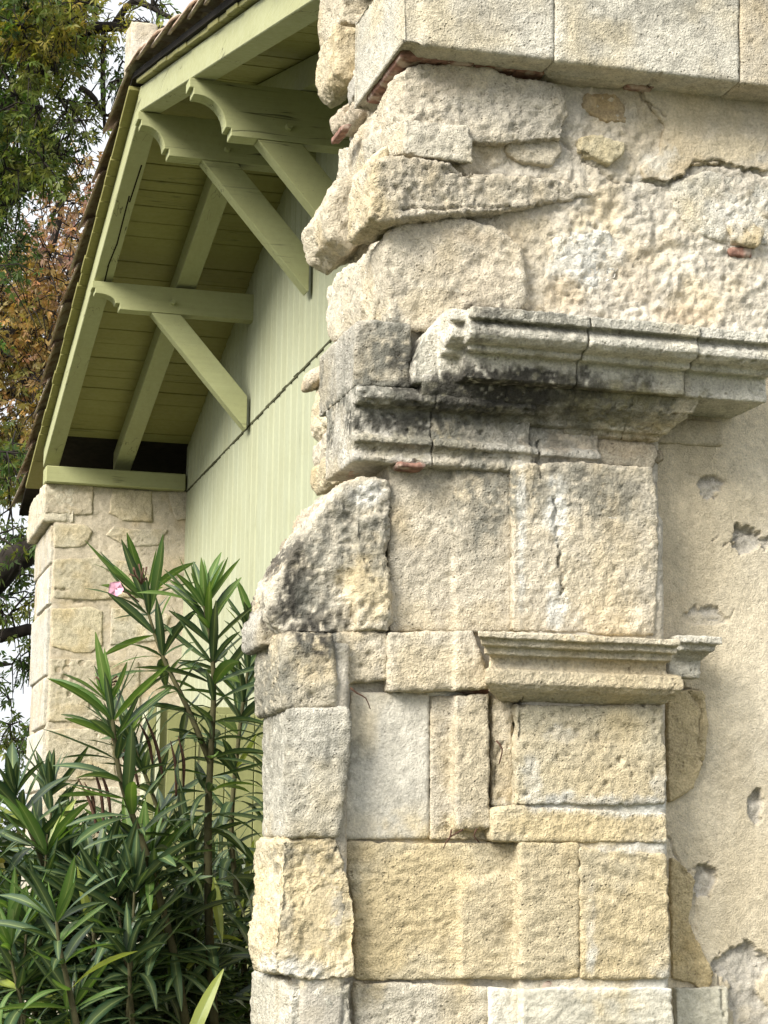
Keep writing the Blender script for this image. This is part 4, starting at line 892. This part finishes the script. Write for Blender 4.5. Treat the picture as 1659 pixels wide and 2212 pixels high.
# long yellowing blades near the foot
put_leaf(A, Vector(onY(400, 2290, 4.45)), Vector((.08, -.02, .30)), Vector((-.6, -.7, .2)), .21, 'yellow', 1)
put_leaf(A, Vector(onY(462, 1895, 4.68)), Vector((.03, -.05, -.25)), Vector((-.2, -.9, .3)), .15, 'yellow', 0)
# pods and withered flower heads
def tubes(name, lines_, mat, parent, n=5):
    V = []; Fc = []
    for path, rad in lines_:
        v, f = tube_arrays(path, rad, n); b = len(V); V += v; Fc += [[i + b for i in q] for q in f]
    return link(name, mesh_from(name, V, Fc, True), mat, parent)
def pod(parent, u0, v0, u1, v1, Y):
    a = onY(u0, v0, Y); b = onY(u1, v1, Y - .01); c = (a + b) / 2 + np.array([.006, 0, .004])
    P = smooth_path([(*a, .0028), (*c, .0042), (*b, .0010)], .012); tubes('seed_pod', [(P[:, :3], P[:, 3])], MAT_TWIG, parent)
for q in ((352, 1680, 310, 1540), (330, 1650, 300, 1560), (300, 1700, 262, 1610), (285, 1690, 238, 1590), (212, 1800, 168, 1680), (225, 1790, 200, 1650), (240, 1770, 212, 1655), (205, 1760, 182, 1690), (396, 1700, 385, 1590), (380, 1720, 368, 1600)):
    pod(Cc if q[0] < 260 else B, *q, 4.70)
for cu, cv, st in ((232, 1490, Cc), (305, 1262, B)):
    ln = []
    for k in range(9):
        a = onY(cu, cv, 4.66); b = onY(cu + RND.uniform(-26, 22), cv - RND.uniform(10, 44), 4.66 + RND.uniform(-.03, .03)); m = (a + b) / 2 + np.array([RND.uniform(-.008, .008), 0, .004])
        ln.append(([a, m, b], [.0016, .0013, .0026]))
    tubes('withered_head', ln, MAT_TWIG, st)
# pink flower
fp = onY(250, 1272, 4.80)
for k in range(5):
    an = k * 2 * math.pi / 5 + .5; V = []; 
    cen = Vector(fp); side = Vector((math.cos(an), 0.25 * math.sin(an * 2) - .25, math.sin(an))).normalized(); per = Vector((-math.sin(an), 0.1, math.cos(an))).normalized(); nrm = side.cross(per)
    for t, w in ((0.0, .002), (.35, .008), (.7, .0135), (.92, .012), (1.0, .004)):
        for s in (-1, 0, 1): V.append(cen + side * t * .017 + per * s * w + nrm * (-.004 * t * t + .003 * abs(s) * t))
    Fc = [[i * 3 + q, i * 3 + q + 1, (i + 1) * 3 + q + 1, (i + 1) * 3 + q] for i in range(4) for q in (0, 1)]
    link('petal', mesh_from('petal', V, Fc, True), MAT_PETAL, B)
pa = onY(300, 1300, 4.80); tubes('flower_stalk', [([pa, (pa + fp) / 2 + np.array([0, 0, .006]), fp], [.002, .0016, .002])], MAT_TWIG, B)
# dry roots hanging from the joints of the old front
for pl in ([(757, 1486), (772, 1498), (790, 1508), (800, 1532)], [(1000, 1792), (985, 1800), (968, 1812), (958, 1832)], [(1030, 1790), (1024, 1806), (1036, 1820)], [(975, 1792), (972, 1808), (962, 1822)], [(1072, 1600), (1085, 1618), (1078, 1650)]):
    P = smooth_path([(*onY(u, v, YF - .062), .0022 - .0004 * i) for i, (u, v) in enumerate(pl)], .01); tubes('dry_root', [(P[:, :3], P[:, 3])], MAT_TWIG, facade)
# leaves beyond the first 300 stay real geometry in one piece
if extra:
    groups = {}
    for me, mt in extra: groups.setdefault(me.materials[0].name, []).append((me, mt))
    for mn, lst in groups.items():
        VV = []; QQ = []; CC = []; b = 0
        for me, mt in lst:
            co = np.empty(len(me.vertices) * 3); me.vertices.foreach_get('co', co); co = co.reshape(-1, 3); mm = np.array(mt)
            VV.append(co @ mm[:3, :3].T + mm[:3, 3]); q = np.empty(len(me.loops), dtype=np.int32); me.loops.foreach_get('vertex_index', q); QQ.append(q.reshape(-1, 4) + b); b += len(co)
            cc = np.empty(len(co) * 4); me.color_attributes['Col'].data.foreach_get('color', cc); CC.append(cc.reshape(-1, 4)[:, :3])
        me = mesh_quads('foliage', np.concatenate(VV), np.concatenate(QQ)); set_color(me, np.concatenate(CC))
        link('foliage', me, bpy.data.materials[mn], oleander, kind='stuff')

# ---- trees behind
def tree_leaf_material(name, trans):
    t = NT(name); c = t.attr()
    m = t.done(c, 0.5, None, 0.3); tr = t.n('ShaderNodeBsdfTranslucent'); t.l(t.mix(1.0, c, (1.5, 1.5, .8), 'MULTIPLY'), tr.inputs[0])
    mx = t.n('ShaderNodeMixShader'); mx.inputs[0].default_value = trans
    t.l(t.b.outputs[0], mx.inputs[1]); t.l(tr.outputs[0], mx.inputs[2]); t.l(mx.outputs[0], t.o.inputs[0]); return m
MAT_FOLIAGE = tree_leaf_material('tree_leaf', .4)
TWIGS = []
def leaf_cloud(name, clumps, parent, palette, rng, per=34, L=.068, wid=.0095):
    """clumps: (x, y, z, radius, palette index, leaves); compound leaves of narrow leaflets along drooping twigs"""
    VV = []; CC = []; pal = np.array(palette); TWIGS.clear(); nrm = lambda a: a / (np.linalg.norm(a, axis=1, keepdims=True) + 1e-9)
    for (cx, cy, cz, cr, mixv, cnt) in clumps:
        n = max(4, int(cnt)); K = 5; c = np.array([cx, cy, cz])
        td = nrm(rng.normal(size=(K, 3)) + np.array([0, 0, -.45])); tl = cr * rng.uniform(.6, 1.15, K)
        for k in range(K): TWIGS.append((c, c + td[k] * tl[k] * .55 + np.array([0, 0, .03]), c + td[k] * tl[k] + np.array([0, 0, -.06])))
        k = rng.integers(0, K, n); t = rng.uniform(.12, 1.05, n)[:, None]
        p = c + td[k] * tl[k][:, None] * t + rng.normal(size=(n, 3)) * (.02 + .09 * cr)
        ax = nrm(td[k] * .7 + rng.normal(size=(n, 3)) * .8 + np.array([0, -.2, -.6])); s1 = nrm(np.cross(ax, rng.normal(size=(n, 3)))); nn = np.cross(ax, s1)
        base = pal[np.clip(int(mixv + rng.normal() * .45), 0, len(pal) - 1)]
        col = base * rng.uniform(.6, 1.4, (n, 1)) * np.stack([rng.uniform(.85, 1.25, n), np.ones(n), rng.uniform(.8, 1.2, n)], 1)
        for q in range(5):
            an = ((q - 2) * .62 + rng.normal(size=n) * .15)[:, None]; d = ax * np.cos(an) + s1 * np.sin(an); pr = nrm(np.cross(d, nn + rng.normal(size=(n, 3)) * .35))
            l = L * rng.uniform(.7, 1.25, (n, 1)); w = wid * rng.uniform(.8, 1.3, (n, 1)); b = p + d * .008; sag = nn * rng.normal(size=(n, 1)) * .006 + np.array([0, 0, -.006])
            VV.append(np.stack([b, b + d * l * .45 + pr * w, b + d * l + sag, b + d * l * .45 - pr * w], 1).reshape(-1, 3)); CC.append(np.repeat(col, 4, 0))
    V = np.concatenate(VV); Q = np.arange(len(V)).reshape(-1, 4); me = mesh_quads(name, V, Q, smooth=False); set_color(me, np.concatenate(CC))
    return link(name, me, MAT_FOLIAGE, parent, kind='stuff')
def limbs(name, branches, parent, seed):
    V = []; Fc = []; rr = np.random.default_rng(seed)
    for pts in branches:
        path = [(*onY(u, v, Y), r) for u, v, Y, r in pts]; P = smooth_path(path, .16)
        P[1:-1, :3] += rr.normal(size=(len(P) - 2, 3)) * np.minimum(.03, P[1:-1, 3:4] * .35)
        v, f = tube_arrays(P[:, :3], P[:, 3], 8, .14, seed); b = len(V); V += v; Fc += [[i + b for i in q] for q in f]
    return link(name, mesh_from(name, V, Fc, True), MAT_BARK, parent)
def twigs(name, clumps, parent, rng, frac=.6):
    V = []; Fc = []
    for a, c, b in TWIGS:
        v, f = tube_arrays([a, c, b], [.009, .006, .003], 4); q = len(V); V += v; Fc += [[i + q for i in z] for z in f]
    return link(name, mesh_from(name, V, Fc, True), MAT_BARK, parent, kind='stuff')
def region(rng, polys, Y0, Y1):
    """clump centres: (u0, v0, u1, v1, number, radius, palette index, leaves per clump)"""
    out = []
    for u0, v0, u1, v1, n, r, m, c in polys:
        for _ in range(n):
            u, v, Y = rng.uniform(u0, u1), rng.uniform(v0, v1), rng.uniform(Y0, Y1); p = onY(u, v, Y); out.append((p[0], p[1], p[2], r * rng.uniform(.7, 1.3), m, c * rng.uniform(.6, 1.3)))
    return out
GREENS = [(.052, .092, .020), (.105, .135, .025), (.20, .185, .03), (.29, .21, .035)]
rng = np.random.default_rng(3)
ground_of = lambda u, Y: onY(u, 1846, Y)[0]
t1 = empty('autumn_tree', (ground_of(-330, 17), 17, 0), 'tall tree with dark limbs and green leaves turning yellow, upper left', 'tree', 'trees behind the building')
limbs('trunk', [
    [(-330, 2500, 17, .34), (-300, 1700, 17, .30), (-240, 1100, 17, .24), (-140, 560, 17, .17), (-10, 285, 17, .12), (52, 205, 17, .105), (104, 132, 17, .10), (148, 85, 17, .095), (174, 28, 17, .09), (200, -80, 17, .07)],
    [(125, 112, 17, .07), (168, 82, 16.6, .055), (215, 60, 16.5, .045), (290, 50, 16.4, .04), (350, 68, 16.3, .035), (420, 60, 16.2, .03)],
    [(245, 55, 16.5, .03), (270, 15, 16.4, .03), (305, 2, 16.3, .028), (345, 30, 16.3, .022), (390, 45, 16.2, .018)],
    [(330, 20, 16.3, .016), (325, -20, 16.3, .012)], [(338, 62, 16.3, .014), (342, 20, 16.3, .012), (322, -10, 16.3, .012)],
    [(222, 60, 16.5, .022), (224, 130, 16.5, .020), (223, 215, 16.5, .020), (226, 280, 16.5, .014)], [(175, 190, 16.6, .03), (205, 215, 16.5, .024), (222, 250, 16.5, .018), (246, 240, 16.5, .012)],
    [(-200, 850, 17, .12), (-30, 500, 16.5, .07), (30, 420, 16.5, .075), (78, 375, 16.4, .08), (80, 330, 16.4, .065), (72, 295, 16.4, .05), (95, 288, 16.3, .045), (115, 320, 16.3, .03), (140, 345, 16.3, .016)],
    [(-260, 1300, 17, .17), (-90, 1300, 16.5, .15), (0, 1238, 16.2, .13), (50, 1195, 16, .11), (110, 1160, 16, .09), (200, 1150, 16, .07)],
    [(-280, 1420, 17, .10), (0, 1368, 16.5, .055), (60, 1362, 16.4, .05), (140, 1365, 16.3, .04)], [(118, 320, 16.3, .012), (160, 330, 16.3, .010), (172, 322, 16.3, .008)]], t1, 5)
cl = region(rng, [(-260, -120, 130, 250, 92, .46, 1, 40), (40, -60, 172, 135, 34, .36, 2, 36), (-40, 230, 130, 380, 28, .34, 1, 36), (-60, 330, 50, 540, 20, .34, 0, 34), (130, 210, 190, 300, 6, .22, 1, 16), (215, 40, 330, 90, 8, .25, 2, 14), (250, 110, 300, 200, 7, .22, 0, 12), (0, 0, 190, 120, 26, .4, 2, 28),
    (100, 290, 150, 340, 5, .22, 1, 13), (-120, 520, 0, 720, 8, .35, 0, 16), (-60, 1150, 90, 1330, 20, .32, 1, 20), (-60, 1380, 80, 1600, 14, .26, 0, 14), (-120, 900, 30, 1120, 16, .4, 1, 22), (300, -30, 360, 60, 5, .2, 2, 8), (10, 1560, 95, 1720, 6, .22, 1, 14)], 15.2, 18.5)
leaf_cloud('crown', cl, t1, GREENS, rng); twigs('twig', cl, t1, rng)
BROWNS = [(.15, .14, .03), (.27, .19, .065), (.27, .165, .09), (.22, .125, .10)]
rng = np.random.default_rng(8)
t2 = empty('autumn_tree', (ground_of(-220, 22), 22, 0), 'rust brown autumn tree seen left of the roof edge, below the green one', 'tree', 'trees behind the building')
limbs('trunk', [[(-220, 2300, 22, .30), (-190, 1500, 22, .24), (-110, 1050, 22, .16), (-10, 800, 22, .10), (60, 640, 22, .06), (120, 500, 22, .04), (150, 380, 22, .025)], [(-110, 1050, 22, .09), (20, 960, 22, .06), (90, 920, 22, .03)], [(-60, 900, 22, .08), (60, 820, 22, .05), (140, 720, 22, .03), (175, 560, 22, .02)], [(110, 480, 22, .02), (140, 400, 22, .014), (150, 330, 22, .01)]], t2, 9)
cl = region(rng, [(-160, 620, 130, 980, 86, .55, 1, 32), (20, 540, 190, 840, 60, .45, 2, 28), (70, 420, 210, 600, 24, .40, 3, 20), (-140, 560, 60, 700, 22, .5, 1, 26), (-100, 900, 90, 1080, 26, .5, 0, 30), (40, 330, 70, 380, 3, .3, 2, 14), (130, 340, 200, 470, 7, .3, 2, 12)], 20.5, 24.0)
leaf_cloud('crown', cl, t2, BROWNS, rng, L=.075, wid=.0125); twigs('twig', cl, t2, rng)
# dark shrubs low on the left
rng = np.random.default_rng(11)
hb = empty('laurel_bush', (ground_of(-60, 14.5), 14.5, 0), 'dark green bush behind the oleander at the lower left edge', 'bush')
limbs('stem', [[(-60, 2500, 14.5, .05), (-40, 2100, 14.5, .03), (0, 1900, 14.5, .012)], [(-60, 2500, 14.6, .05), (30, 2150, 14.4, .025), (50, 1950, 14.3, .01)]], hb, 3)
cl = region(rng, [(-260, 1830, 75, 2400, 95, .42, 0, 36), (-200, 1780, 60, 1900, 18, .35, 1, 26)], 13.6, 15.2)
leaf_cloud('crown', cl, hb, [(.018, .032, .010), (.10, .115, .02)], rng, L=.07, wid=.016)
# ---- ground
link('ground', mesh_from('ground', [(-400, -60, 0), (400, -60, 0), (400, 700, 0), (-400, 700, 0)], [[0, 1, 2, 3]]), MAT_GROUND, kind='structure', center=False)
